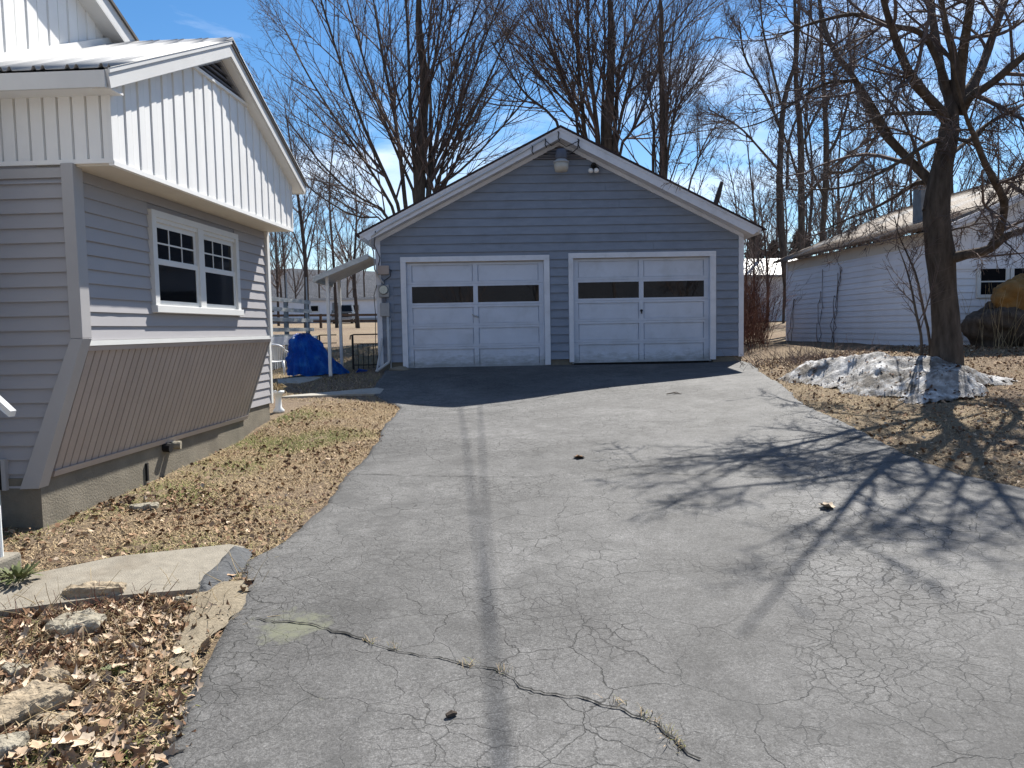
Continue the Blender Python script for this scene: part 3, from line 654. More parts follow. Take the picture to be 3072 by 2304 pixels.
while z < 5.15:
    z1 = z+RH-0.0015
    xe0 = min(HW-0.09, (ZPK-0.17-z)/RPG); xe1 = min(HW-0.09, (ZPK-0.17-z1)/RPG)
    if xe1 > 0.25:
        cuts = [(-xe0, -xe1, xe0, xe1)]
        if z < 3.12:
            cuts = [(-xe0, -xe1, TR[0][0], TR[0][0]), (TR[0][1], TR[0][1], TR[1][0], TR[1][0]), (TR[1][1], TR[1][1], xe0, xe1)]
        elif z < 4.95 and xe0 > 1.2:      # butt joints here and there
            j = rnd.uniform(-xe0*0.55, xe0*0.55); cuts = [(-xe0, -xe1, j-0.0015, j-0.0015), (j+0.0015, j+0.0015, xe0, xe1)]
        for (a0, a1, b0, b1) in cuts:
            zl = max(z, 1.085)
            e = rnd.uniform(-0.001, 0.001)
            MB().plate([(a0, 0.02, zl), (b0, 0.02, zl+e), (b1, 0.02, z1+e), (a1, 0.02, z1)], (0, -1, 0), [0.028, 0.028, 0.004, 0.004]).build('clapboard', M['garage_siding'], gwall)
    z += RH; row += 1
for s in (-1, 1):
    MB().box((s*HW, -0.012, 1.04+0.03*s), (s*(HW-0.10), 0.02, 3.46)).build('corner_board', M['garage_trim'], garage, bevel=0.003)
    MB().box((s*(HW+0.001), 0.02, 1.04+0.03*s), (s*(HW-0.02), GD, 3.52)).build('side_wall', M['garage_siding'], garage)
box('rear_wall', (-HW+0.02, GD-0.05, 0.9), (HW-0.02, GD-0.02, 3.5), M['garage_siding'], garage)
MB().prism([(-HW+0.02, GD-0.05, 3.5), (HW-0.02, GD-0.05, 3.5), (0, GD-0.05, ZPK-0.05)], (0, 0.03, 0)).build('rear_gable', M['garage_siding'], garage)
for (a, b_) in ((-HW+0.03, -3.10), (-0.28, 0.20), (3.01, HW-0.03)):
    MB().box((a, 0.035, 0.7), (b_, 0.2, 1.088)).build('foundation', M['concrete'], garage)
for s in (-1, 1): MB().box((s*(HW-0.02), 0.2, 0.6), (s*(HW-0.2), GD-0.05, 1.05)).build('foundation', M['concrete'], garage)
# doors
for k, (x0, x1, z0_, z1_) in enumerate(DOORS):
    tx0, tx1, tz = TR[k]
    ft = MB().box((tx0, -0.022, tz-0.10), (tx1, 0.02, tz)).build('door_trim', M['garage_trim'], garage, bevel=0.003)
    MB().box((tx0, -0.020, z0_+0.035), (x0, 0.02, tz-0.10)).build('trim_board', M['garage_trim'], ft, bevel=0.003)
    MB().box((x1, -0.020, z0_+0.035), (tx1, 0.02, tz-0.10)).build('trim_board', M['garage_trim'], ft, bevel=0.003)
    MB().box((x0-0.002, 0.022, z1_-0.003), (x1+0.002, 0.13, z1_+0.03)).build('head_jamb', M['soffit'], ft)
    for xs_ in ((x0-0.03, x0), (x1, x1+0.03)): MB().box((xs_[0], 0.022, z0_), (xs_[1], 0.13, z1_)).build('jamb', M['door_paint'], ft)
    dr = MB().box((x0, 0.095, z0_), (x1, 0.115, z1_)).build('door', M['door_paint'], garage)
    if k == 0: dr['label'] = 'garage door with a lever handle, next to the electric meter'
    else: dr['label'] = 'garage door with a round lock, away from the electric meter'
    H = (z1_-z0_-0.03)/5; xm = (x0+x1)/2
    st = 0.075; rl = 0.045
    for j in range(5):
        a = z0_+0.012+j*H; b_ = a+H
        # stiles and rails of one section
        fr = MB()
        for (p, q) in ((x0+0.002, x0+0.10), (x1-0.10, x1-0.002), (xm-0.045, xm+0.045)): fr.box((p, 0.062, a+0.002), (q, 0.095, b_-0.002))
        for (p, q) in ((x0+0.10, xm-0.045), (xm+0.045, x1-0.10)):
            fr.box((p, 0.064, a+0.002), (q, 0.095, a+rl)).box((p, 0.064, b_-rl), (q, 0.095, b_-0.002))
        fr.build('section_frame', M['door_paint'], dr)
        for (p, q) in ((x0+0.10, xm-0.045), (xm+0.045, x1-0.10)):
            if j == 3:
                MB().box((p, 0.082, a+rl), (q, 0.094, b_-rl)).build('pane', M['glass_garage'], dr)
            else:
                MB().plate([(p+0.008, 0.094, a+rl+0.008), (q-0.008, 0.094, a+rl+0.008), (q-0.008, 0.094, b_-rl-0.008), (p+0.008, 0.094, b_-rl-0.008)], (0, -1, 0), 0.014, 0.01).build('panel', M['door_paint'], dr)
    MB().box((x0, 0.09, z0_-0.03), (x1, 0.118, z0_+0.012)).build('bottom_seal', M['dark'], dr)
    hz = z0_+0.012+2*H+0.2
    if k == 0:
        MB().tube([(xm-0.075, 0.035, hz+0.02), (xm-0.02, 0.03, hz-0.015), (xm+0.05, 0.03, hz-0.03)], 0.012, 8).tube([(xm, 0.062, hz-0.01), (xm, 0.03, hz-0.015)], 0.016, 10).build('handle', M['metal_grey'], dr)
    else:
        MB().tube([(xm, 0.066, hz), (xm, 0.035, hz)], 0.026, 12).tube([(xm, 0.05, hz-0.02), (xm, 0.04, hz-0.06)], 0.012, 8).build('handle', M['black_metal'], dr)
# roof, rake boards and louvre
OV = 0.30
for s in (-1, 1):
    xe = s*3.93; ze = g_rake(3.93)
    rf = MB().prism([(0, -OV-0.02, ZPK), (xe, -OV-0.02, ze), (xe, -OV-0.02, ze+0.035), (0, -OV-0.02, ZPK+0.04)], (0, GD+2*OV, 0)).build('roof', M['shingle'], garage)
    MB().prism([(0, -OV-0.035, ZPK+0.006), (s*3.95, -OV-0.035, g_rake(3.95)+0.006), (s*3.95, -OV-0.035, g_rake(3.95)+0.03), (0, -OV-0.035, ZPK+0.03)], (0, 0.015, 0)).build('drip_edge', M['shingle'], rf)
    xr = s*3.86
    MB().prism([(0, -OV, ZPK-0.004), (xr, -OV, g_rake(3.86)-0.004), (s*3.70, -OV, g_rake(3.70)-0.20), (0, -OV, ZPK-0.20)], (0, 0.025, 0)).build('rake_board', M['garage_trim'], garage)
    MB().prism([(0, -OV-0.012, ZPK-0.008), (xr, -OV-0.012, g_rake(3.86)-0.008), (s*3.85, -OV-0.012, g_rake(3.85)-0.055), (0, -OV-0.012, ZPK-0.055)], (0, 0.012, 0)).build('shingle_mould', M['garage_trim'], garage)
    MB().prism([(0, -OV+0.025, ZPK-0.19), (s*3.68, -OV+0.025, g_rake(3.68)-0.19), (s*3.68, -OV+0.025, g_rake(3.68)-0.175), (0, -OV+0.025, ZPK-0.175)], (0, OV-0.02, 0)).build('rake_soffit', M['garage_trim'], garage)
    MB().prism([(0, -0.03, ZPK-0.195), (s*3.60, -0.03, g_rake(3.60)-0.195), (s*3.60, -0.03, g_rake(3.60)-0.275), (0, -0.03, ZPK-0.275)], (0, 0.045, 0)).build('frieze_board', M['garage_trim'], garage)
    MB().prism([(s*HW, -OV+0.025, g_rake(HW)-0.10), (s*3.86, -OV+0.025, g_rake(3.86)-0.10), (s*3.86, -OV+0.025, g_rake(3.86)-0.02), (s*HW, -OV+0.025, g_rake(HW)-0.02)], (0, GD+OV, 0)).build('eave', M['garage_trim'], garage)
gv = MB().prism([(-0.58, 0.0, 4.96), (0.58, 0.0, 4.96), (0, 0.0, ZPK-0.25)], (0, -0.006, 0)).build('gable_vent', M['dark'], garage)
for k in range(5):
    zz = 4.965+k*0.055; hh = min(0.60, (ZPK-0.27-zz)/RPG)
    MB().plate([(-hh, -0.006, zz), (hh, -0.006, zz), (hh-0.05, -0.006, zz+0.036), (-hh+0.05, -0.006, zz+0.036)], (0, -1, 0), [0.03, 0.03, 0.006, 0.006]).build('louvre', M['louvre_g'], gv)

# fittings on the garage front (each its own thing), in garage coordinates
def gpoint(x, y, z_): return garage.matrix_basis @ Vector((x, y, z_))
import mathutils
garage.matrix_basis = Matrix.Translation((1.0, 15.2, 0)) @ Matrix.Rotation(R(1.5), 4, 'Z')
def on_garage(name, label, cat): 
    e = empty(name, (1.0, 15.2, 0), R(1.5)); return tag(e, label, cat)
t = on_garage('yard_lamp', 'dark yard lamp with a wide pale glass lens hanging below the garage peak', 'lamp')
MB().tube([(0.0, 0.0, 5.06), (0.0, -0.12, 5.06), (0.0, -0.3, 5.03)], 0.03, 10).build('bracket', M['metal_grey'], t)
MB().lathe([(0.05, 0.0), (0.105, 0.0), (0.11, 0.04), (0.10, 0.15), (0.08, 0.19), (0.03, 0.20)], (0.0, -0.36, 4.885), 20).build('housing', M['lamp_grey'], t, True)
MB().lathe([(0.135, 0.0), (0.155, 0.005), (0.15, 0.03), (0.105, 0.06), (0.1, 0.075)], (0.0, -0.36, 4.815), 24).build('collar', M['metal_grey'], t, True)
MB().lathe([(0.08, 0.0), (0.118, 0.012), (0.135, 0.08), (0.145, 0.165)], (0.0, -0.36, 4.65), 24).build('lens', M['lens'], t, True)
for s in (-1, 1):
    for k in range(3): MB().tube([(s*0.07, -0.36, 5.0+k*0.028), (s*0.17, -0.22, 5.02+k*0.03), (s*0.24, -0.05, 5.05+k*0.03)], 0.006, 6).build('wire', M['lamp_grey'], t)
t = on_garage('floodlight', 'small twin-bulb security floodlight under the sloping rake of the garage', 'light')
MB().tube([(0.66, 0.0, 4.83), (0.66, -0.07, 4.83)], 0.055, 14).build('base', M['black_metal'], t)
for s in (-1, 1):
    MB().tube([(0.66+s*0.02, -0.06, 4.82), (0.66+s*0.05, -0.13, 4.77), (0.66+s*0.055, -0.16, 4.74)], [0.02, 0.03, 0.038], 10).build('lamp_holder', M['black_metal'], t)
    MB().lathe([(0.012, 0.0), (0.038, 0.008), (0.05, 0.04), (0.04, 0.075), (0.02, 0.09)], (0.66+s*0.055-0.02, -0.165, 4.665), 14).build('bulb', M['bulb'], t, True)
t = on_garage('electric_meter', 'grey electric meter box with a round glass dial beside the garage door', 'meter')
MB().box((-3.56, -0.10, 2.36), (-3.36, 0.0, 2.60)).build('meter_box', M['metal_grey'], t, bevel=0.012)
MB().tube([(-3.46, -0.10, 2.50), (-3.46, -0.145, 2.50)], [0.085, 0.08], 20).build('dial', M['meter_glass'], t)
MB().tube([(-3.46, -0.10, 2.50), (-3.46, -0.115, 2.50)], 0.094, 20).build('dial_ring', M['lamp_grey'], t)
MB().box((-3.49, -0.05, 2.26), (-3.43, 0.0, 2.36)).build('nipple', M['lamp_grey'], t)
t = on_garage('breaker_box', 'grey breaker box with a conduit running down from it, below the meter', 'electrical box')
MB().box((-3.54, -0.105, 1.99), (-3.36, 0.0, 2.25)).build('cover', M['metal_grey'], t, bevel=0.006)
MB().box((-3.60, -0.004, 1.90), (-3.28, 0.016, 2.62)).build('backboard', M['garage_siding'], t)
MB().tube([(-3.40, -0.06, 1.99), (-3.40, -0.06, 1.15), (-3.41, -0.07, 1.09), (-3.62, -0.30, 0.93)], 0.029, 12).build('conduit', M['pipe'], t, True)
MB().box((-3.40-0.045, -0.075, 1.70), (-3.40+0.045, -0.045, 1.73)).build('clip', M['metal_grey'], t)
MB().tube([(-3.36, -0.03, 1.95), (-3.37, -0.03, 0.95)], 0.011, 8).build('ground_rod', M['pipe'], t)
t = on_garage('junction_box', 'small brown junction box above the electric meter', 'electrical box')
MB().box((-3.565, -0.075, 2.80), (-3.35, 0.0, 2.97)).build('box', M['beadboard'], t, bevel=0.006)
MB().tube([(-3.36, -0.03, 2.9), (-3.31, -0.06, 2.88), (-3.33, -0.05, 2.76), (-3.45, -0.04, 2.68), (-3.46, -0.04, 2.6)], 0.008, 6).build('wire', M['cable'], t)
t = on_garage('service_cable', 'grey service cable running down the garage corner and along the rake', 'cable')
MB().tube([(-0.30, -0.34, 5.28), (-1.2, -0.325, 4.78), (-2.4, -0.325, 4.17), (-3.40, -0.325, 3.66), (-3.63, -0.31, 3.50), (-3.68, -0.16, 3.38), (-3.64, -0.05, 3.25), (-3.63, -0.04, 2.9), (-3.56, -0.05, 2.77), (-3.46, -0.05, 2.62)], 0.014, 8).build('sheath', M['pipe'], t, True)
MB().tube([(-3.55, -0.33, 3.60), (-3.60, -0.2, 3.35), (-3.52, -0.05, 3.12), (-3.56, -0.03, 2.95)], 0.009, 6).build('thin_wire', M['cable'], t)
MB().tube([(-3.60, -0.03, 2.6), (-3.66, -0.03, 2.4), (-3.64, -0.03, 2.0), (-3.66, -0.03, 1.4), (-3.60, -0.03, 1.0)], 0.007, 6).build('corner_wire', M['cable'], t)
t = on_garage('service_hooks', 'black cable insulators and hooks nailed near the peak of the garage rake', 'insulator')
for (x_, dz) in ((-0.55, 0.0), (-0.30, 0.0), (-0.05, 0.03), (0.33, 0.0)):
    zz = ZPK-RPG*abs(x_)-0.06
    MB().tube([(x_, -0.31, zz), (x_+0.015, -0.36, zz-0.03), (x_, -0.35, zz-0.12), (x_+0.03, -0.33, zz-0.17)], 0.011, 8).build('hook', M['cable'], t, True)
MB().tube([(-0.30, -0.36, 5.25), (-0.18, -0.37, 5.14), (-0.05, -0.36, 5.22), (0.1, -0.37, 5.12), (0.33, -0.36, 5.22)], 0.008, 6).build('loop', M['cable'], t, True)
MB().tube([(0.33, -0.36, 5.24), (0.32, -0.33, 5.10), (0.2, -0.2, 5.02)], 0.009, 6).build('drop', M['cable'], t, True)
t = on_garage('downpipe', 'short pale drain pipe leaning against the foot of the garage corner', 'pipe')
MB().tube([(-3.52, -0.05, 1.56), (-3.63, -0.12, 0.95)], 0.022, 10).build('pipe', M['pipe'], t)
t = on_garage('concrete_lump', 'grey concrete lump at the foot of the garage wall beside the conduit', 'stone')
def blob(c, r3, seed, sub=3, amp=0.25, flat=None):
    g = np.random.default_rng(seed); n_, mm = 14, 9; V = []
    ks = [(g.normal(size=3)*2.2, g.uniform(0, 6.28)) for _ in range(6)]
    for j in range(mm+1):
        th = math.pi*j/mm
        for i in range(n_):
            ph = 2*math.pi*i/n_; d = np.array([math.sin(th)*math.cos(ph), math.sin(th)*math.sin(ph), math.cos(th)])
            s = 1+amp*sum(math.sin(float(k@d)+p) for k, p in ks)/3
            p = d*s
            if flat is not None: p[2] = np.sign(p[2])*min(abs(p[2]), flat)
            V.append((c[0]+p[0]*r3[0], c[1]+p[1]*r3[1], c[2]+p[2]*r3[2]))
    Q = []
    for j in range(mm):
        for i in range(n_):
            i2 = (i+1) % n_; Q.append((j*n_+i, (j+1)*n_+i, (j+1)*n_+i2, j*n_+i2))
    return V, Q
V, Q = blob((-3.18, -0.16, 0.95), (0.17, 0.10, 0.07), 3); np_mesh('lump', V, Q, M['concrete'], t, True)

# ------------------------------------------------------------------ things beside and behind the garage (left gap)
# awning over the garage side door, on two posts
aw = empty('awning', (0, 0, 0)); tag(aw, 'ribbed metal awning on two white posts against the garage side', 'awning')
A0, A1 = Vector((-2.66, 14.5, 3.12)), Vector((-3.62, 14.45, 2.72)); dep = Vector((-0.03, 1.55, 0.0))
V = []; Q = []; nr_ = 14
prof = []
for k in range(nr_):
    for q, h_ in ((0.0, 0), (0.35, 0), (0.5, 0.022), (0.85, 0.022)): prof.append(((k+q)/nr_, h_))
prof.append((1.0, 0))
for lv in (0, 1):
    for e in (0, 1):
        for f, h_ in prof:
            p = A0+dep*f if e == 0 else A1+dep*f
            V.append((p.x, p.y, p.z+h_-0.012*lv))
npf = len(prof)
for i in range(npf-1):
    Q.append((i, i+1, npf+i+1, npf+i)); Q.append((2*npf+i, 3*npf+i, 3*npf+i+1, 2*npf+i+1))
np_mesh('ribbed_sheet', V, Q, M['metal_white'], aw)
MB().prism([A0+Vector((0.02, -0.01, 0.03)), A1+Vector((-0.01, -0.01, 0.03)), A1+Vector((-0.01, -0.01, -0.07)), A0+Vector((0.02, -0.01, -0.07))], (0, -0.025, 0)).build('front_edge', M['deck_wood'], aw)
MB().prism([A1+Vector((0, 0, 0.03)), A1+dep+Vector((0, 0, 0.03)), A1+dep+Vector((0, 0, -0.09)), A1+Vector((0, 0, -0.09))], (-0.06, 0, 0)).build('gutter', M['deck_wood'], aw)
for (x_, y_) in ((-3.45, 14.62), (-3.50, 15.85)):
    zz = gz(x_, y_); MB().box((x_-0.028, y_-0.028, zz-0.1), (x_+0.028, y_+0.028, 2.76)).build('post', M['metal_white'], aw)
# wrought-iron gates
def iron_gate(name, p, yaw, w_, h_, nbar, label, curl=True):
    e = empty(name, p, yaw); tag(e, label, 'gate')
    MB().tube([(0, 0, -0.1), (0, 0, h_*0.98)], 0.022, 8).build('gate_post', M['black_metal'], e)
    MB().tube([(-0.05, 0, h_-0.10), (-0.04, 0, h_-0.02), (0.02, 0, h_), (w_, 0, h_)], 0.013, 6).build('top_bar', M['black_metal'], e)
    MB().tube([(0, 0, h_-0.19), (w_, 0, h_-0.19)], 0.011, 6).build('rail', M['black_metal'], e)
    MB().tube([(0, 0, 0.1), (w_, 0, 0.1)], 0.011, 6).build('rail', M['black_metal'], e)
    for k in range(1, nbar): MB().tube([(w_*k/nbar, 0, 0.02), (w_*k/nbar, 0, h_-0.19)], 0.009, 6).build('bar', M['black_metal'], e)
p = at(1057, 1004, 15.6); g_ = gz(p.x, 15.6)
iron_gate('iron_gate', (p.x, 15.6, g_), R(2), 0.62, p.z-g_, 6, 'black iron bar gate closing the gap beside the garage wall')
p = at(958, 1008, 18.2); g_ = gz(p.x, 18.2)
iron_gate('iron_gate', (p.x, 18.2, g_), R(-8), 0.42, p.z-g_+0.02, 2, 'black iron gate frame standing open behind the blue tarp')
# grey timber deck with rail, on lattice
deck = empty('deck', (-5.72, 18.0, 0), R(-3.0)); tag(deck, 'weathered grey raised timber deck with board railing and lattice skirt', 'deck')
DF = 1.66; LL = 3.3
box('floor', (-3.4, 0.0, DF-0.05), (0.02, LL, DF), M['deck_wood'], deck)
box('skirt_board', (0.0, -0.02, DF-0.26), (0.04, LL+0.5, DF-0.05), M['shed_white'], deck)
box('front_skirt', (-3.4, -0.045, DF-0.26), (0.0, -0.005, DF-0.05), M['deck_dark'], deck)
for y_ in (0.06, 1.55, LL-0.05): box('post', (-0.09, y_-0.05, DF-1.1), (0.0, y_+0.05, DF+0.93), M['deck_dark'], deck)
for x_ in (-0.75, -1.6): box('post', (x_, 0.0, DF-1.1), (x_+0.1, 0.1, DF+0.93), M['deck_dark'], deck)
for k, zz in enumerate((0.12, 0.37, 0.62, 0.86)):
    box('rail_board', (0.002, -0.02, DF+zz-0.045), (0.035, LL+0.02+0.08*(3-k), DF+zz+0.05), M['deck_wood'], deck)
    box('front_rail', (-3.3, -0.045, DF+zz-0.04), (-0.0, -0.012, DF+zz+0.045), M['deck_dark'], deck)
for y_ in (0.1, 1.6, LL-0.1): box('canopy_pole', (-0.04, y_-0.015, DF), (-0.01, y_+0.015, DF+1.55), M['metal_grey'], deck)
def lattice(name, x0, x1, z0_, z1_, y_, parent, step=0.16):
    k = 0
    for d in (1, -1):
        x = x0-(z1_-z0_) if d > 0 else x0
        while x < (x1 if d > 0 else x1+(z1_-z0_)):
            a = (x, z0_); b_ = (x+d*(z1_-z0_), z1_)
            def clip(a, b_):
                (xa, za), (xb, zb) = a, b_
                if xb < xa: (xa, za), (xb, zb) = (xb, zb), (xa, za)
                if xb <= x0 or xa >= x1: return None
                if xa < x0: za += (zb-za)*(x0-xa)/(xb-xa); xa = x0
                if xb > x1: zb -= (zb-za)*(xb-x1)/(xb-xa); xb = x1
                return (xa, za), (xb, zb)
            c_ = clip(a, b_)
            if c_ and abs(c_[0][0]-c_[1][0]) > 0.05:
                (xa, za), (xb, zb) = c_; nn = Vector((-(zb-za), 0, xb-xa)).normalized()*0.022
                yo = y_-0.008*(d > 0)
                MB().prism([(xa-nn.x, yo, za-nn.z), (xb-nn.x, yo, zb-nn.z), (xb+nn.x, yo, zb+nn.z), (xa+nn.x, yo, za+nn.z)], (0, 0.007, 0)).build('lattice_strip', M['plastic_white'], parent)
            x += step
lattice('lattice', -0.95, -0.02, 0.75, DF-0.27, -0.03, deck, 0.2)
for k in range(9): box('picket', (0.005, 0.10+k*0.16, 0.75), (0.03, 0.16+k*0.16, DF-0.27), M['plastic_white'], deck)
# white plastic garden chair
def plastic_chair(loc, rz, label):
    e = empty('garden_chair', loc, rz); tag(e, label, 'chair')
    V = []; Q = []                                 # curved seat
    for j in range(5):
        for i in range(7):
            x = (i/6-0.5)*0.42; y = (j/4-0.5)*0.42; V.append((x*(1-0.06*j/4), y, 0.40-0.025*math.cos(x*7)-0.01*j/4))
    for lv in range(4):
        for i in range(6): Q.append((lv*7+i, lv*7+i+1, lv*7+i+8, lv*7+i+7))
    o = np_mesh('seat', V, Q, M['plastic_white'], e, True); sm = o.modifiers.new('solid', 'SOLIDIFY'); sm.thickness = 0.018
    for sx in (-1, 1):
        MB().tube([(sx*0.20, -0.19, 0.39), (sx*0.225, -0.215, 0.2), (sx*0.24, -0.24, 0.0)], [0.03, 0.026, 0.022], 8).build('leg', M['plastic_white'], e, True)
        MB().tube([(sx*0.19, 0.19, 0.39), (sx*0.215, 0.225, 0.2), (sx*0.225, 0.26, 0.0)], [0.03, 0.026, 0.022], 8).build('leg', M['plastic_white'], e, True)
        MB().tube([(sx*0.21, -0.20, 0.38), (sx*0.26, -0.21, 0.55), (sx*0.27, -0.12, 0.60), (sx*0.265, 0.08, 0.61), (sx*0.21, 0.235, 0.66)], [0.02, 0.022, 0.026, 0.024, 0.02], 8).build('armrest', M['plastic_white'], e, True)
    top = [(math.cos(a)*0.23, 0.255+0.05*math.sin(a), 0.66+0.13*math.sin(a)) for a in [math.pi*k/10 for k in range(11)]]
    MB().tube(top, 0.026, 8).build('back_rim', M['plastic_white'], e, True)
    for k in range(9):
        f = (k/8-0.5)*2; zt = 0.66+0.13*math.sqrt(max(0, 1-f*f*0.92))
        MB().prism([(f*0.15-0.010, 0.19, 0.40), (f*0.15+0.010, 0.19, 0.40), (f*0.205+0.011, 0.262+0.03*(1-f*f), zt), (f*0.205-0.011, 0.262+0.03*(1-f*f), zt)], (0, 0.012, 0)).build('slat', M['plastic_white'], e)
    return e
p = onground(829, 1133, 15.0)
ch = plastic_chair((-5.02, 16.4, gz(-5.02, 16.4)), R(185), 'white plastic garden chair with slatted back beside the blue tarp')
ch.scale = (0.95, 0.95, 0.86)
# blue tarpaulin heaped over something
def tarp():
    e = empty('tarp_heap', (-3.68, 14.95, gz(-3.68, 14.95))); tag(e, 'crumpled bright blue tarpaulin draped over a heap beside the awning posts', 'tarp')
    n_, mm = 72, 30; V = []; g = np.random.default_rng(8)
    fold = [(g.integers(5, 26), g.uniform(0, 6.28), g.uniform(0.3, 1)) for _ in range(9)]
    for j in range(mm+1):
        f = j/mm                                     # 0 top .. 1 hem
        for i in range(n_):
            a = 2*math.pi*i/n_
            rx = 0.27*min(1, f*3.0)**0.5; ry = 0.32*min(1, f*3.0)**0.5
            cx = -0.36
            right = max(0, math.cos(a))
            spread = max(0, f-0.22)/0.78
            rx *= 1+spread*(0.25+2.3*right**1.3); ry *= 1+spread*0.3
            waist = -0.045*math.exp(-((f-0.52)/0.10)**2)*(1-0.9*right)
            w_ = sum(am*(1-2*abs(math.sin(k*a*0.5+ph+2.2*f*math.sin(ph*3)))) for k, ph, am in fold)/9*0.30*min(1, f*2)
            hh = 0.76*(1-f)**0.9+0.05*math.sin(3*a+1)*math.sin(f*math.pi)
            if f < 0.3: hh = 0.78-0.12*(f/0.3)**2
            else: hh = 0.66*(1-(f-0.3)/0.7)**(1.0+0.25*right)
            w_ += 0.018*math.sin(17*a+23*f)*math.sin(11*f+5*math.cos(3*a))+0.012*math.sin(31*a-40*f); hh = max(hh+0.03*math.sin(9*a+8*f)*(1-f)+0.012*math.sin(23*a+31*f)*(1-f), 0.015+0.02*math.sin(7*a))
            V.append((cx+math.cos(a)*(rx+w_+waist), math.sin(a)*(ry+w_*0.8+waist), hh))
    Q = [(j*n_+i, (j+1)*n_+i, (j+1)*n_+(i+1) % n_, j*n_+(i+1) % n_) for j in range(mm) for i in range(n_)]
    np_mesh('sheet', V, Q, M['blue_tarp'], e, False)
    MB().prism([(0.62, 0.10, 0.02), (0.80, 0.15, 0.01), (0.86, 0.05, 0.06), (0.70, -0.02, 0.10)], (0, 0.03, 0.012)).build('loose_corner', M['blue_tarp'], e)
tarp()
# small ornament: white pedestal with a dried plant, by the house corner
e = empty('planter', (-3.22, 10.55, gz(-3.22, 10.55))); tag(e, 'white garden pedestal with a dried yellow plant at the house corner', 'planter')
MB().lathe([(0.075, 0), (0.08, 0.03), (0.045, 0.07), (0.04, 0.20), (0.06, 0.25), (0.085, 0.27), (0.085, 0.30)], (0, 0, 0), 12).build('pedestal', M['plastic_white'], e, True)
mb = MB()
for k in range(26):
    a = rnd.uniform(0, 6.28); r_ = rnd.uniform(0.05, 0.13)
    mb.tube([(0, 0, 0.29), (math.cos(a)*r_*0.5, math.sin(a)*r_*0.5, 0.29+rnd.uniform(0.05, 0.12)), (math.cos(a)*r_, math.sin(a)*r_, 0.27+rnd.uniform(-0.02, 0.1))], [0.006, 0.009, 0.002], 4, False)
mb.build('dried_plant', M['straw'], e)
# concrete walkway slabs crossing the gap
def slab(name, px, thick, material, label=None, cat=None, kind='structure'):
    P = [onground(u, v) for u, v in px]; n_ = len(P); mb = MB()
    top = [(p.x, p.y, p.z+thick) for p in P]; bot = [(p.x, p.y, p.z-0.15) for p in P]
    mb.v = top+bot; mb.f = [tuple(range(n_))] + [(i, i+n_, (i+1) % n_+n_, (i+1) % n_) for i in range(n_)]
    nrm = (Vector(top[1])-Vector(top[0])).cross(Vector(top[2])-Vector(top[0]))
    if nrm.z < 0: mb.f = [tuple(reversed(q)) for q in mb.f]
    o = mb.build(name, material); tag(o, label, cat, kind=kind); return o
slab('walkway', [(842, 1196), (1040, 1188), (1140, 1186), (1152, 1172), (1130, 1168), (1020, 1178), (880, 1190)], 0.03, M['slab_concrete'])
slab('walkway', [(836, 1152), (900, 1152), (935, 1146), (965, 1134), (920, 1132), (832, 1141)], 0.02, M['slab_concrete'])

# far yard: rail fence, mobile home, pickup
fc = empty('rail_fence', (-14, 52, 0)); tag(fc, 'low brown timber rail fence across the far yard', 'fence')
def fz(x): return gz(x-14+0.0, 52)
for x_ in np.arange(-6, 12.1, 2.4):
    zz = gz(x_-14, 52); box('post', (x_-0.08, -0.08, zz-0.3), (x_+0.08, 0.08, zz+0.95), M['brown_wood'], fc)
for zz in (0.38, 0.78):
    for x_ in np.arange(-6, 11.9, 2.4):
        a, b_ = gz(x_-14, 52)+zz, gz(x_-11.6, 52)+zz
        MB().prism([(x_, -0.11, a), (x_+2.4, -0.11, b_), (x_+2.4, -0.11, b_+0.15), (x_, -0.11, a+0.15)], (0, 0.04, 0)).build('rail', M['brown_wood'], fc)
mhz = gz(-19, 82)
mh = empty('mobile_home', (-19.5, 82, mhz)); tag(mh, 'long low white mobile home seen beyond the far fence', 'mobile home')
box('wall', (-12, 0, 0.0), (9, 4, 2.35), M['shed_white'], mh)
box('roof', (-12.2, -0.25, 2.35), (9.2, 4.2, 2.6), M['roof_metal'], mh)
box('skirting', (-12.05, -0.04, -0.2), (9.05, 0.0, 0.45), M['trim_grey'], mh)
for x_ in (-6.5, -1.8, 2.5, 6.2):
    wv_ = box('window', (x_, -0.05, 1.15), (x_+1.0, -0.001, 1.9), M['window_white'], mh); box('pane', (x_+0.12, -0.07, 1.25), (x_+0.88, -0.052, 1.8), M['glass'], wv_)
dq = box('door', (0.6, -0.06, 0.3), (1.5, -0.001, 2.1), M['deck_dark'], mh)
ph = gz(-15.6, 70)
pk = empty('pickup_truck', (-15.75, 72, gz(-15.75, 72)), R(4)); tag(pk, 'dark pickup truck parked facing us before the mobile home', 'truck')
MB().prism([(-0.95, 0, 0.45), (0.95, 0, 0.45), (0.97, 0, 1.05), (0.9, 0, 1.12), (-0.9, 0, 1.12), (-0.97, 0, 1.05)], (0, 4.6, 0)).build('body', M['car_paint'], pk)
MB().prism([(-0.86, 1.3, 1.12), (0.86, 1.3, 1.12), (0.66, 1.9, 1.82), (-0.66, 1.9, 1.82)], (0, 1.2, 0)).build('cab', M['car_paint'], pk)
MB().plate([(-0.78, 1.34, 1.17), (0.78, 1.34, 1.17), (0.62, 1.83, 1.75), (-0.62, 1.83, 1.75)], (0, -0.76, 0.65), 0.01).build('windscreen', M['glass'], pk)
MB().box((-0.6, -0.03, 0.62), (0.6, 0.0, 0.95)).build('grille', M['black_metal'], pk)
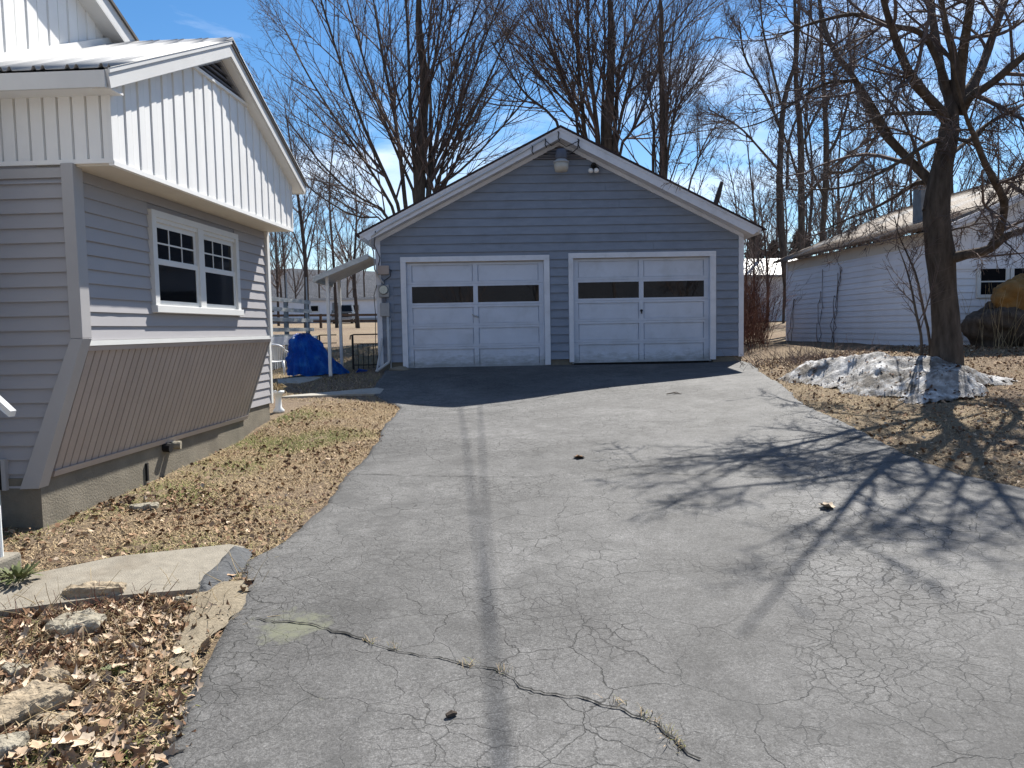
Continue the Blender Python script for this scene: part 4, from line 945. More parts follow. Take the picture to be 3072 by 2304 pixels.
for s in (-1, 1):
    MB().box((s*0.62, -0.035, 0.72), (s*0.9, 0.0, 0.95)).build('headlight', M['bulb'], pk)
    MB().box((s*0.98, 1.4, 1.1), (s*1.15, 1.5, 1.3)).build('mirror', M['car_paint'], pk)
    for y_ in (0.85, 3.7): MB().tube([(s*0.70, y_, 0.36), (s*0.94, y_, 0.36)], 0.36, 16).build('wheel', M['tyre'], pk)
box('bumper', (-0.95, -0.12, 0.4), (0.95, -0.035, 0.6), M['metal_grey'], pk)

# ------------------------------------------------------------------ white outbuilding (right)
shed = empty('outbuilding', (8.2, 14.5, 0), R(2.4)); tag(shed, 'white clapboard outbuilding with a patched corrugated roof behind the big tree', 'outbuilding')
SZ0, SZE, SL, SW, SP = 1.06, 3.46, 7.5, 6.6, 0.40
box('core', (0.02, 0.02, SZ0-0.4), (SW, SL, SZE), M['shed_white'], shed)
lw = box('side_wall', (0.008, 0.01, SZ0-0.3), (0.02, SL, SZE-0.02), M['shed_white'], shed)
z = SZ0
while z < SZE-0.28:
    MB().plate([(0.008, 0, z), (0.008, SL, z), (0.008, SL, z+0.13), (0.008, 0, z+0.13)], (-1, 0, 0), [0.02, 0.02, 0.003, 0.003]).build('clapboard', M['shed_white'], lw); z += 0.13
box('frieze', (-0.012, 0, SZE-0.28), (0.008, SL, SZE-0.02), M['soffit'], shed)
for y_ in (-0.02, SL): box('corner_board', (-0.022, y_-0.03, SZ0-0.2), (0.06, y_+0.06, SZE-0.02), M['shed_white'], shed)
fwl = MB().prism([(0.0, 0.012, SZ0-0.3), (SW, 0.012, SZ0-0.3), (SW, 0.012, SZE), (SW/2, 0.012, SZE+SW/2*SP-0.02), (0.0, 0.012, SZE)], (0, 0.03, 0)).build('gable_wall', M['shed_white'], shed)
SWIN = ((0.62, 1.10), (1.26, 1.74)); z = SZ0
while z < 2.72:
    runs = [(0.06, SW)] if z < 2.0 else [(0.06, 0.52), (1.84, SW)]
    for a, b_ in runs: MB().plate([(a, 0.012, z), (b_, 0.012, z), (b_, 0.012, z+0.13), (a, 0.012, z+0.13)], (0, -1, 0), [0.02, 0.02, 0.003, 0.003]).build('clapboard', M['shed_white'], fwl)
    z += 0.13
x = 0.04
while x < SW-0.2:        # vertical boards above the windows
    zt0 = SZE+min(x, SW-x)*SP-0.1; zt1 = SZE+min(x+0.2, SW-x-0.2)*SP-0.1
    MB().plate([(x+0.002, 0.012, 2.75), (x+0.198, 0.012, 2.75), (x+0.198, 0.012, zt1), (x+0.002, 0.012, zt0)], (0, -1, 0), 0.018, 0.006).build('upright_board', M['shed_white'], fwl); x += 0.2
box('belt_board', (0.02, -0.022, 2.66), (SW, 0.012, 2.75), M['shed_white'], fwl)
for a, b_ in SWIN:
    wq = MB().box((a-0.07, -0.03, 2.12), (a, 0.012, 2.66)).box((b_, -0.03, 2.12), (b_+0.07, 0.012, 2.66)).box((a, -0.03, 2.12), (b_, 0.012, 2.18)).build('window', M['window_white'], shed)
    box('pane', (a, -0.012, 2.18), (b_, -0.004, 2.66), M['glass'], wq); box('sash_bar', (a, -0.02, 2.41), (b_, -0.013, 2.435), M['window_white'], wq)
rf = corrugated('roof', -0.35, SL+0.3, -0.30, SW/2, SZE-0.02, SZE+(SW/2+0.3)*SP-0.02, M['shed_roof'], shed, 0.18, 0.05, 0.01)
rf.matrix_local = Matrix(((0, 1, 0, 0), (1, 0, 0, 0), (0, 0, 1, 0), (0, 0, 0, 1)))
MB().prism([(SW/2, -0.35, SZE+(SW/2+0.3)*SP), (SW+0.3, -0.35, SZE-0.02), (SW+0.3, -0.35, SZE-0.06), (SW/2, -0.35, SZE+(SW/2+0.3)*SP-0.04)], (0, SL+0.65, 0)).build('far_slope', M['roof_metal'], shed)
for off in (0.0, 0.075):
    MB().prism([(-0.32, -0.36-0.02*(off == 0), SZE-0.04-off), (SW/2, -0.36-0.02*(off == 0), SZE+(SW/2+0.3)*SP-0.04-off), (SW/2, -0.36-0.02*(off == 0), SZE+(SW/2+0.3)*SP-0.10-off), (-0.32, -0.36-0.02*(off == 0), SZE-0.10-off)], (0, 0.03, 0)).build('rake_board', M['shed_white'], shed)
MB().prism([(-0.30, -0.33, SZE-0.10), (SW/2, -0.33, SZE+(SW/2+0.3)*SP-0.14), (SW/2, 0.01, SZE+(SW/2+0.3)*SP-0.14), (-0.30, 0.01, SZE-0.10)], (0, 0, -0.015)).build('rake_soffit', M['soffit'], shed)
chm = box('chimney', (0.62, 2.0, 3.6), (0.90, 2.3, 4.55), M['deck_dark'], shed)
box('chimney_cap', (0.59, 1.97, 4.55), (0.93, 2.33, 4.59), M['metal_grey'], shed)
# tan tarp on clutter by the outbuilding
p = at(3062, 905, 13.5)
e = empty('tarp_bundle', (p.x, 13.5, gz(p.x, 13.5))); tag(e, 'orange-brown tarpaulin bundle piled on clutter under the outbuilding windows', 'tarp')
V, Q = blob((0.1, 0.1, 0.95), (0.62, 0.4, 0.36), 21, amp=0.35); np_mesh('sheet', V, Q, M['tan_tarp'], e, False)
V, Q = blob((0.0, 0.15, 0.40), (0.75, 0.4, 0.45), 22, amp=0.3); np_mesh('clutter', V, Q, M['bark'], e, False)
for o in e.children:
    sb = o.modifiers.new('sub', 'SUBSURF'); sb.levels = 2; sb.render_levels = 2
    tx = bpy.data.textures.new('fold_relief', 'CLOUDS'); tx.noise_scale = 0.16; tx.noise_depth = 4
    dm = o.modifiers.new('folds', 'DISPLACE'); dm.texture = tx; dm.strength = 0.22; dm.mid_level = 0.5; dm.texture_coords = 'GLOBAL'
box('white_board', (-0.62, -0.1, 0.62), (-0.38, -0.05, 0.92), M['shed_white'], e).rotation_euler = (0, 0.6, 0)
# distant low building with a bright roof, seen between garage and outbuilding
p = at(2283, 790, 42)
e = empty('far_shed', (p.x, 42, gz(p.x, 42))); tag(e, 'distant low shed with a bright white roof glimpsed past the garage corner', 'shed')
g_ = gz(p.x, 42); hz_ = at(2283, 832, 42).z-g_
box('wall', (-2.5, 0, -0.5), (3, 5, hz_), M['shed_white'], e)
MB().prism([(-2.7, -0.3, hz_), (3.2, -0.3, hz_), (3.2, 2.5, hz_+1.1), (-2.7, 2.5, hz_+1.1)], (0, 0, 0.12)).build('roof', M['roof_metal'], e)

# ------------------------------------------------------------------ snow bank
def snow():
    n_ = 200; V = []; mm = 200
    c = at(2700, 1090, 13.0)
    P0 = [onground(u, v) for u, v in ((2395, 1110), (2520, 1060), (2960, 1030), (2960, 1110), (2830, 1165), (2640, 1150), (2480, 1130))]
    xs = np.linspace(3.7, 6.8, n_); ys = np.linspace(8.7, 12.4, mm)
    X, Y = np.meshgrid(xs, ys)
    # heap outline as a sum of lobes
    H = np.zeros_like(X)
    for (lx, ly, sx, sy, hh) in ((4.55, 11.9, 0.42, 0.40, 0.30), (5.0, 11.4, 0.5, 0.5, 0.42), (5.45, 10.9, 0.5, 0.45, 0.42), (6.05, 10.4, 0.7, 0.36, 0.36), (5.05, 10.5, 0.5, 0.45, 0.26), (5.45, 9.9, 0.42, 0.4, 0.27), (5.8, 9.85, 0.3, 0.35, 0.20), (5.1, 9.5, 0.35, 0.3, 0.15)):
        H += hh*np.exp(-((X-lx)/sx)**2-((Y-ly)/sy)**2)
    H = H*(1+0.55*hash_noise(X*0.5, Y*0.5, 21))+0.06*np.abs(hash_noise(X*0.9, Y*0.9, 22))+0.045*hash_noise(X*2.2, Y*2.2, 23)
    H -= 0.13
    Z = gz_np(X, Y)+np.minimum(H, 0.62)
    V = np.stack([X, Y, Z], -1).reshape(-1, 3)
    i = (np.arange(n_-1)[None]+np.arange(mm-1)[:, None]*n_).ravel()
    Q = np.stack([i, i+1, i+1+n_, i+n_], 1)
    E_ = (H+0.07*hash_noise(X*1.1, Y*1.1, 31)+0.04*hash_noise(X*3.0, Y*3.0, 32)).ravel()
    keep = (E_[Q] > -0.005).all(1)
    o = np_mesh('snow_bank', V, Q[keep], M['snow'], None, True)
    tag(o, 'dirty melting snow bank in front of the big tree', 'snow bank')
    return V, E_
SNOWV, SNOWE = snow()

# ------------------------------------------------------------------ trees
def resample(P, K):
    P = [Vector(p) for p in P]
    if len(P) < 3: P = [P[0], (P[0]+P[-1])/2, P[-1]]
    Q = [2*P[0]-P[1]]+P+[2*P[-1]-P[-2]]; out = []
    n = len(P)-1
    for k in range(K):
        t = k/(K-1)*n; i = min(int(t), n-1); f = t-i; a, b_, c, d = Q[i], Q[i+1], Q[i+2], Q[i+3]
        out.append(0.5*((2*b_)+(c-a)*f+(2*a-5*b_+4*c-d)*f*f+(3*b_-a-3*c+d)*f**3))
    return np.array([list(p) for p in out])
def nrmz(v): return v/np.maximum(np.linalg.norm(v, axis=-1, keepdims=True), 1e-9)
def tubes(P, Rr, S):
    """P (N,K,3), Rr (N,K) -> verts, quads"""
    N, K, _ = P.shape
    T = np.empty_like(P); T[:, 1:-1] = P[:, 2:]-P[:, :-2]; T[:, 0] = P[:, 1]-P[:, 0]; T[:, -1] = P[:, -1]-P[:, -2]; T = nrmz(T)
    main = nrmz(P[:, -1]-P[:, 0]); ref = np.where(np.abs(main[:, 2:3]) < 0.8, np.array([[0, 0, 1.0]]), np.array([[1.0, 0.3, 0]]))
    A = nrmz(np.cross(T, ref[:, None, :])); B = np.cross(T, A)
    an = np.arange(S)*2*np.pi/S
    V = P[:, :, None]+(A[:, :, None]*np.cos(an)[None, None, :, None]+B[:, :, None]*np.sin(an)[None, None, :, None])*Rr[:, :, None, None]
    base = (np.arange(N)*K*S)[:, None, None]+(np.arange(K-1)*S)[None, :, None]
    k = np.arange(S)[None, None]; k2 = (np.arange(S)+1) % S; k2 = k2[None, None]
    Q = np.stack([base+k, base+S+k, base+S+k2, base+k2], -1).reshape(-1, 4)
    return V.reshape(-1, 3), Q
def sprout(par, m, tr, ang, ratio, rr, K2, up, wig, g, min_r, taper=0.35, lmax=9.0, lmin=0.0, pw=1.0):
    P, Rr, Ln = par; N, K, _ = P.shape
    idx = np.repeat(np.arange(N), m); n = len(idx)
    t = tr[0]+(tr[1]-tr[0])*g.random(n)**pw
    f = t*(K-1); i0 = np.minimum(f.astype(int), K-2); fr = (f-i0)[:, None]
    pos = P[idx, i0]*(1-fr)+P[idx, i0+1]*fr; tan = nrmz(P[idx, i0+1]-P[idx, i0])
    rad = Rr[idx, i0]*(1-fr[:, 0])+Rr[idx, i0+1]*fr[:, 0]
    perp = nrmz(np.cross(tan, g.normal(size=(n, 3)))); a = np.radians(g.uniform(ang[0], ang[1], n))[:, None]
    d = tan*np.cos(a)+perp*np.sin(a)
    L_ = np.clip(Ln[idx]*ratio*(1-0.55*t)*g.uniform(0.55, 1.35, n), lmin, lmax)
    C = np.empty((n, K2, 3)); C[:, 0] = pos
    for k in range(1, K2):
        d = nrmz(d+np.array([0, 0, up/(K2-1)])+g.normal(size=(n, 3))*wig)
        C[:, k] = C[:, k-1]+d*(L_/(K2-1))[:, None]
    r0 = np.maximum(np.minimum(rad*rr, L_*0.022), min_r)
    Rc = r0[:, None]*np.linspace(1, taper, K2)[None]; Rc = np.maximum(Rc, min_r*0.6)
    return C, Rc, L_
def joined(name, batches, material, parent):
    Vs, Qs, k = [], [], 0
    for (P, Rr, _), S in batches:
        v, q = tubes(P, Rr, S); Vs.append(v); Qs.append(q+k); k += len(v)
    return np_mesh(name, np.concatenate(Vs), np.concatenate(Qs), material, parent, True)
def limb_arrays(limbs, K):
    P = np.stack([resample(l[0], K) for l in limbs]); f = np.linspace(0, 1, K)
    Rr = np.stack([np.interp(f, np.linspace(0, 1, len(l[1])), l[1]) if hasattr(l[1], '__len__') else l[1]*(1-f)+l[2]*f for l in limbs])
    Ln = np.linalg.norm(np.diff(P, axis=1), axis=2).sum(1)
    return P, Rr, Ln
def tree(name, label, base, limbs, levels, seed, group=None, trunk=None, K=14, bark='bark', sides=8, twig='twig', cat='tree'):
    """limbs: [(points, r0, r1)]; the first is the trunk; levels: sprout arguments"""
    g = np.random.default_rng(seed); b0 = Vector(base)
    e = empty(name, base); tag(e, label, cat, group)
    lim = [([Vector(p)-b0 for p in l[0]], l[1], l[2]) for l in limbs]
    A = limb_arrays(lim, K)
    # knobbly thickness
    A = (A[0], A[1]*(1+0.06*g.normal(size=A[1].shape)), A[2])
    for k in range(len(lim)):
        v, q = tubes(A[0][k:k+1], A[1][k:k+1], sides if k else max(sides, 12)); np_mesh('trunk' if k == 0 else 'limb', v, q, M[bark], e, True)
    cur = (A[0][1:], A[1][1:], A[2][1:]) if len(lim) > 1 else A
    allb = []
    for lv in levels:
        src = cur if not lv.get('trunk') else A
        nx_ = sprout(src, g=g, **{k: v for k, v in lv.items() if k not in ('sides', 'trunk', 'add')})
        allb.append((nx_, lv.get('sides', 3))); cur = nx_
        if lv.get('add'):
            pass
    # side twigs of every level thicker than twigs
    extra = []
    for (bt, _) in allb[:-1]:
        if len(bt[0]) < 4000:
            extra.append((sprout(bt, 3, (0.3, 1.0), (25, 60), 0.32, 0.6, 4, levels[-1]['up'], 0.12, g, levels[-1]['min_r'], lmax=1.4), 3))
    joined('crown', allb+extra, M[twig], e)
    return e
def pxl(pts, Y, dY=0.0, sx=1.0, ox=0.0, oy=0.0):
    n = len(pts); return [at(ox+p[0]/sx, oy+p[1]/sx, Y+dY*(i/(n-1))) for i, p in enumerate(pts)]

ELM = lambda mr: [dict(m=13, tr=(0.30, 0.98), ang=(16, 42), ratio=0.50, rr=0.60, K2=8, up=0.35, wig=0.05, min_r=mr*1.6, lmax=5.0, sides=4),
                  dict(m=9, tr=(0.15, 1.0), ang=(18, 45), ratio=0.50, rr=0.60, K2=6, up=0.25, wig=0.08, min_r=mr*1.15, lmax=2.2, sides=3),
                  dict(m=4, tr=(0.2, 1.0), ang=(20, 50), ratio=0.55, rr=0.7, K2=4, up=0.15, wig=0.10, min_r=mr, lmax=1.1, lmin=0.25, sides=3)]
# 1. big many-stemmed tree behind the garage's left slope
c7 = lambda pts, Y, dY=0: pxl(pts, Y, dY, 1.6507, 860, 0)
B1 = (660, 1330); Y1 = 27.0
bp = at(860+655/1.6507, 820, Y1); bp = Vector((bp.x, Y1, gz(bp.x, Y1)))
def stem(pts, Y, dY, r0, r1, conv, base, fork=0.35):
    P = conv(pts, Y, dY); b_ = Vector(base); q = b_.lerp(P[0], fork); q.x = b_.x*0.7+P[0].x*0.3; return ([b_, q]+P, r0, r1)
def up_on(pts, k=1.5):
    """carry a traced stem on beyond the frame"""
    a, b_ = pts[-2], pts[-1]; return pts+[(b_[0]+(b_[0]-a[0])*k, b_[1]+(b_[1]-a[1])*k)]
T1 = [([bp-Vector((0, 0, 0.4)), *c7(up_on([(655, 1010), (668, 700), (682, 400), (655, 150), (655, 0)], 0.8), Y1)], 0.24, 0.06)]
for pts, dY, r in (([(590, 1030), (560, 750), (530, 550), (470, 250), (430, 0)], 1.0, 0.15), ([(560, 1050), (480, 850), (350, 550), (230, 200), (170, 0)], -1.5, 0.12),
                   ([(540, 1070), (400, 820), (250, 600), (110, 380), (40, 240)], 1.8, 0.10), ([(520, 1090), (330, 960), (180, 820), (70, 680)], -0.8, 0.08),
                   ([(705, 960), (740, 700), (800, 450), (900, 150), (960, 0)], 1.2, 0.14), ([(725, 960), (830, 750), (950, 500), (1060, 250)], -1.6, 0.10),
                   ([(760, 960), (890, 820), (1030, 670), (1160, 520)], 0.9, 0.08), ([(640, 880), (615, 600), (605, 300), (590, 0)], -1.0, 0.16),
                   ([(690, 560), (735, 300), (775, 0)], 0.6, 0.12), ([(700, 940), (715, 600), (700, 250), (720, 0)], 1.9, 0.13), ([(500, 1110), (330, 1070), (150, 960), (90, 900)], 0.5, 0.06),
                   ([(640, 1000), (520, 700), (420, 420), (330, 120), (300, 0)], 2.2, 0.10), ([(745, 960), (800, 700), (900, 420), (1010, 120)], -0.5, 0.10)):
    T1.append(stem(up_on(pts, 0.7), Y1, dY, r*0.72, 0.018, c7, bp))
tree('bare_tree', 'wide fan-shaped bare tree with many stems rising behind the garage roof beside the grey house', bp, T1, ELM(0.0044), 1)
# 2. bare tree behind the garage peak
cB = lambda pts, Y, dY=0: pxl(pts, Y, dY, 2.765, 1500, 0)
Y2 = 29.0; bp = at(1500+870/2.765, 800, Y2); bp = Vector((bp.x, Y2, gz(bp.x, Y2)))
T2 = [([bp-Vector((0, 0, 0.4)), *cB(up_on([(890, 1300), (905, 900), (920, 550), (920, 200), (910, 0)], 0.8), Y2)], 0.22, 0.06)]
for pts, dY, r in (([(705, 1180), (690, 950), (670, 750), (640, 450), (650, 150), (640, 0)], 1.0, 0.16), ([(815, 1220), (790, 950), (760, 650), (730, 350), (735, 0)], -1.0, 0.18),
                   ([(940, 1290), (970, 800), (1000, 500), (1090, 250), (1240, 0)], 1.2, 0.16), ([(965, 1230), (1030, 850), (1130, 560), (1250, 250), (1330, 0)], -1.5, 0.10),
                   ([(650, 1130), (620, 900), (510, 600), (380, 300), (230, 30)], 1.5, 0.10), ([(500, 1090), (340, 890), (200, 770), (60, 560), (-20, 430)], -0.7, 0.09),
                   ([(985, 1300), (1100, 1080), (1230, 800), (1330, 520)], 0.7, 0.10), ([(850, 1240), (855, 800), (870, 400), (860, 0)], 1.8, 0.13), ([(740, 1180), (560, 780), (470, 520), (300, 250)], -1.8, 0.08),
                   ([(960, 1260), (1060, 800), (1220, 640), (1380, 450)], 1.6, 0.08), ([(700, 1150), (540, 950), (380, 700), (230, 560)], 0.9, 0.07)):
    T2.append(stem(up_on(pts, 0.7), Y2, dY, r*0.75, 0.018, cB, bp))
tree('bare_tree', 'tall bare tree with thick upright stems directly behind the garage peak', bp, T2, ELM(0.0046), 2)
# 3. slim bare tree right of it
Y3 = 26.0; bp = at(1500+1345/2.765, 800, Y3); bp = Vector((bp.x, Y3, gz(bp.x, Y3)))
T3 = [([bp-Vector((0, 0, 0.4)), *cB(up_on([(1350, 1480), (1350, 1000), (1335, 500), (1340, 150), (1330, 0)], 0.6), Y3)], 0.14, 0.03)]
for pts, dY, r in (([(1270, 1440), (1278, 1050), (1250, 850), (1230, 600)], 1.0, 0.08), ([(1375, 1480), (1440, 1000), (1560, 760), (1800, 560)], -1.0, 0.07), ([(1345, 1080), (1480, 900), (1700, 650)], 1.3, 0.05),
                   ([(1335, 500), (1450, 350), (1560, 200), (1800, 0)], 0.8, 0.05), ([(1380, 1200), (1400, 700), (1430, 350), (1480, 0)], -1.2, 0.06), ([(1275, 1100), (1200, 800), (1180, 500)], 0.3, 0.04), ([(1560, 1590), (1620, 1400), (1690, 1200), (1820, 1000)], 0.4, 0.05)):
    T3.append(stem(pts, Y3, dY, r, 0.014, cB, bp))
tree('bare_tree', 'slender bare tree with two thin trunks over the right slope of the garage roof', bp, T3, ELM(0.0042), 3)
# 4. pale-stemmed clump behind the outbuilding
c8 = lambda pts, Y, dY=0: pxl(pts, Y, dY, 2.212, 2072, 0)
Y4 = 26.5
for nm, bu, pts0, stems, r0, sd_, lab in (
    ('bare_tree', 600, [(595, 1450), (600, 900), (630, 620), (700, 380), (720, 0)], [([(620, 900), (500, 640), (360, 380), (330, 200)], 1, .07), ([(600, 1150), (470, 1000), (330, 850), (180, 760)], -1, .06), ([(640, 1250), (660, 900), (800, 600), (860, 300)], .5, .07), ([(600, 700), (540, 450), (480, 200), (460, 0)], -.6, .06)], 0.16, 4, 'bare tree with a straight trunk beside the outbuilding eave corner'),
    ('bare_tree', 735, [(735, 1500), (730, 900), (700, 600), (700, 300), (690, 0)], [([(730, 1000), (830, 760), (960, 560), (1060, 420)], 1, .07), ([(720, 1200), (640, 950), (560, 760), (520, 560)], -1, .06), ([(710, 700), (760, 400), (800, 0)], .6, .07), ([(735, 1350), (900, 1150), (1080, 1000), (1280, 880)], -.8, .07)], 0.17, 5, 'second bare trunk along behind the outbuilding, dark and leaning'),
    ('bare_tree', 900, [(880, 1500), (900, 1000), (890, 700), (870, 350), (860, 0)], [([(895, 1050), (980, 900), (1060, 600), (1090, 350)], 1, .08), ([(890, 1150), (1080, 1120), (1230, 900), (1330, 700)], -.7, .09), ([(890, 750), (960, 500), (1050, 250), (1180, 0)], .8, .07), ([(880, 1300), (780, 1050), (760, 800), (800, 500)], -1, .06)], 0.16, 6, 'third bare trunk along behind the outbuilding, pale with forked limbs')):
    bp = at(2072+bu/2.212, 900, Y4); bp = Vector((bp.x, Y4+(sd_-5)*1.2, gz(bp.x, Y4)))
    TT = [([bp-Vector((0, 0, 0.4)), *c8(up_on(pts0, 0.7), bp.y)], r0*0.75, 0.035)]
    for pts, dY, r in stems: TT.append((c8(up_on(pts, 0.4), bp.y, dY), r*0.75, 0.014))
    tree(nm, lab, bp, TT, ELM(0.0046), sd_)
# 5. the big tree in front of the outbuilding
Y5 = 10.8; bp = at(2840, 1030, Y5); bp = Vector((bp.x, Y5, gz(bp.x, Y5)))
c6 = lambda pts, Y, dY=0: pxl(pts, Y, dY, 2.0733, 2172, 400)
T5 = [([bp+Vector((0.02, 0, -0.4)), *c6([(1385, 1330), (1380, 1180), (1362, 950), (1345, 750), (1322, 560), (1325, 430), (1350, 250), (1385, 80), (1405, -60), (1412, -160), (1405, -260), (1395, -330)], Y5)], [0.24, 0.21, 0.19, 0.18, 0.18, 0.185, 0.165, 0.148, 0.135, 0.125, 0.10, 0.06, 0.03], 0.0)]
O8 = lambda pts: pts
for pts, dY, r0, r1, cv in (
    ([(1690, 1330), (1600, 1210), (1440, 1050), (1290, 890), (1180, 720), (1100, 540), (940, 320), (870, 100), (830, -150)], 0.9, .115, .04, c8),
    ([(1700, 800), (1640, 720), (1500, 560), (1420, 420), (1340, 200), (1280, 0), (1230, -300)], -1.6, .115, .04, c8),
    ([(1740, 700), (1690, 580), (1650, 400), (1610, 150), (1600, 0), (1590, -300)], 1.3, .115, .05, c8),
    ([(1760, 720), (1750, 400), (1700, 200), (1660, 0), (1600, -250)], -0.6, .09, .04, c8),
    ([(1770, 700), (1800, 400), (1830, 200), (1860, 0), (1900, -300)], -1.3, .12, .05, c8),
    ([(1790, 720), (1850, 600), (1930, 450), (2000, 250), (2090, 0), (2180, -260)], 0.7, .125, .05, c8),
    ([(1800, 740), (1860, 640), (2000, 550), (2212, 370), (2500, 180), (2800, 60)], -1.8, .10, .04, c8),
    ([(1660, 920), (1560, 960), (1440, 1040), (1250, 1150), (1030, 1240), (760, 1260), (560, 1250)], -1.2, .055, .015, c8),
    ([(1680, 760), (1560, 750), (1300, 760), (1120, 840), (980, 940)], -2.0, .055, .015, c8),
    ([(1720, 640), (1560, 250), (1330, 170), (1100, 95), (820, 150), (640, 215), (420, 245)], -1.4, .07, .015, c8),
    ([(1560, 1400), (1600, 1240), (1500, 1215), (1380, 1290), (1200, 1390), (980, 1480), (800, 1580)], 1.0, .075, .02, c8),
    ([(1330, 900), (1120, 560), (1040, 540), (880, 560), (640, 710), (500, 800), (300, 855), (100, 850)], -0.9, .045, .012, c8),
    ([(1700, 900), (1860, 930), (2000, 800), (2212, 700)], -1.2, .05, .02, c8),
    ([(1340, 800), (1480, 760), (1650, 720), (1750, 645), (1866, 600), (2050, 560), (2300, 480)], -1.4, .12, .05, c6),
    ([(1660, 715), (1710, 620), (1745, 450), (1700, 330), (1620, 180), (1550, 0), (1500, -120)], -1.6, .095, .05, c6),
    ([(1390, 150), (1500, 60), (1640, -60), (1866, -180)], 1.6, .05, .02, c6),
    ([(1340, 640), (1420, 600), (1560, 560), (1640, 420), (1700, 300)], 0.8, .03, .012, c6),
    ([(1760, 300), (1866, 380), (1960, 520)], -1.5, .04, .015, c6)):
    W = cv(pts, Y5, dY*0.85)
    if cv is c8 and pts[-1][1] < 70 or pts[-1][1] < -80:      # carry upright limbs on above the frame
        d_ = (W[-1]-W[-3]).normalized(); up_ = Vector((0.15*math.sin(r0*900), 0.25*math.cos(r0*700), 0.5))
        W += [W[-1]+(d_+up_*0.6)*0.6, W[-1]+(d_*2+up_*2.2)*0.6]
    T5.append((W, r0*0.68, r1*0.22))
OAK = [dict(m=11, tr=(0.10, 1.0), ang=(25, 75), ratio=0.42, rr=0.55, K2=9, up=0.10, wig=0.12, min_r=0.009, lmax=3.0, sides=4),
       dict(m=9, tr=(0.12, 1.0), ang=(25, 70), ratio=0.48, rr=0.55, K2=6, up=0.05, wig=0.15, min_r=0.0058, lmax=1.5, sides=3),
       dict(m=5, tr=(0.2, 1.0), ang=(25, 65), ratio=0.55, rr=0.7, K2=4, up=0.05, wig=0.16, min_r=0.004, lmax=0.7, lmin=0.12, sides=3)]
tree('bare_tree', 'massive dark bare tree with a thick forking trunk behind the snow bank', bp, T5, OAK, 7, K=22, sides=10)
# saplings beside it
for k, (pts, Y_, lab) in enumerate((([(1280, 1290), (1240, 1100), (1200, 900), (1140, 750), (1090, 640), (1060, 520)], 11.0, 'slender sapling stem growing closest to the big tree trunk'),
                                    ([(1228, 1285), (1195, 1120), (1165, 960), (1130, 830), (1080, 700)], 10.8, 'slender leaning sapling farther from the big tree trunk, over the snow bank'))):
    P = c6(pts, Y_); b_ = Vector((P[0].x, Y_, gz(P[0].x, Y_)))
    tree('sapling', lab, b_, [([b_]+P, 0.024, 0.006)], [dict(m=14, tr=(0.25, 1.0), ang=(25, 60), ratio=0.45, rr=0.5, K2=6, up=0.1, wig=0.1, min_r=0.0045, lmax=1.2, sides=3),
         dict(m=5, tr=(0.2, 1.0), ang=(25, 60), ratio=0.45, rr=0.6, K2=4, up=0.05, wig=0.1, min_r=0.0035, lmax=0.5, sides=3)], 30+k, 'saplings before the outbuilding')
# snag
P = at(2160, 640, 24); b_ = Vector((P.x, 24, gz(P.x, 24)))
e = empty('snag', b_); tag(e, 'broken dead tree stub poking up past the garage roof', 'tree stub')
a = [Vector((0, 0, -0.3)), Vector((0.1, 0, 2.0)), at(2143, 625, 24)-b_, at(2155, 585, 24)-b_, at(2166, 545, 24)-b_]
MB().tube(a, [0.16, 0.13, 0.085, 0.08, 0.055], 9).build('stub', M['bark_far'], e, True)
MB().tube([at(2150, 610, 24)-b_, at(2120, 612, 24)-b_, at(2105, 600, 24)-b_], [0.05, 0.035, 0.01], 6).build('limb', M['bark_far'], e, True)

# far trees: three kinds, copied
def far_tree(seed, H, r, spread, mr):
    g = np.random.default_rng(seed); e = empty('far_tree', (0, 0, 0))
    tr = resample([(0, 0, -0.5), (g.normal()*0.2, 0, H*0.3), (g.normal()*0.4, g.normal()*0.3, H*0.65), (g.normal()*0.6, 0, H)], 14)
    A = (tr[None], np.linspace(r, r*0.15, 14)[None], np.array([H]))
    v, q = tubes(A[0], A[1], 8); np_mesh('trunk', v, q, M['bark_far'], e, True)
    l1 = sprout(A, 16, (0.28, 0.95), (22, 50), spread, 0.55, 8, 0.5, 0.06, g, mr*2, lmax=H*0.45)
    l2 = sprout(l1, 9, (0.15, 1.0), (20, 50), 0.5, 0.55, 6, 0.3, 0.1, g, mr*1.3, lmax=3.5)
    l3 = sprout(l2, 6, (0.15, 1.0), (20, 50), 0.5, 0.6, 4, 0.2, 0.1, g, mr, lmax=1.6)
    joined('crown', [(l1, 4), (l2, 3), (l3, 3)], M['twig'], e)
    return e
def copy_tree(o):
    c = o.copy(); COL.objects.link(c)
    for ch in list(o.children):
        d = ch.copy(); COL.objects.link(d); d.parent = c; d.matrix_parent_inverse = ch.matrix_parent_inverse
    return c
protos = [far_tree(50, 13, 0.17, 0.42, 0.010), far_tree(51, 15, 0.14, 0.34, 0.010), far_tree(52, 11, 0.13, 0.46, 0.0095)]
used = [False]*3
def put_far(u, Y, kind, sc, label, group):
    o = protos[kind] if not used[kind] else copy_tree(protos[kind]); used[kind] = True
    p = at(u, 950, Y); o.location = (p.x, Y, gz(p.x, Y)); o.rotation_euler = (0, 0, rnd.uniform(0, 6.28)); o.scale = (sc, sc, sc)
    tag(o, label, 'tree', group)
LG = 'bare trees beyond the yard, seen between house and garage'
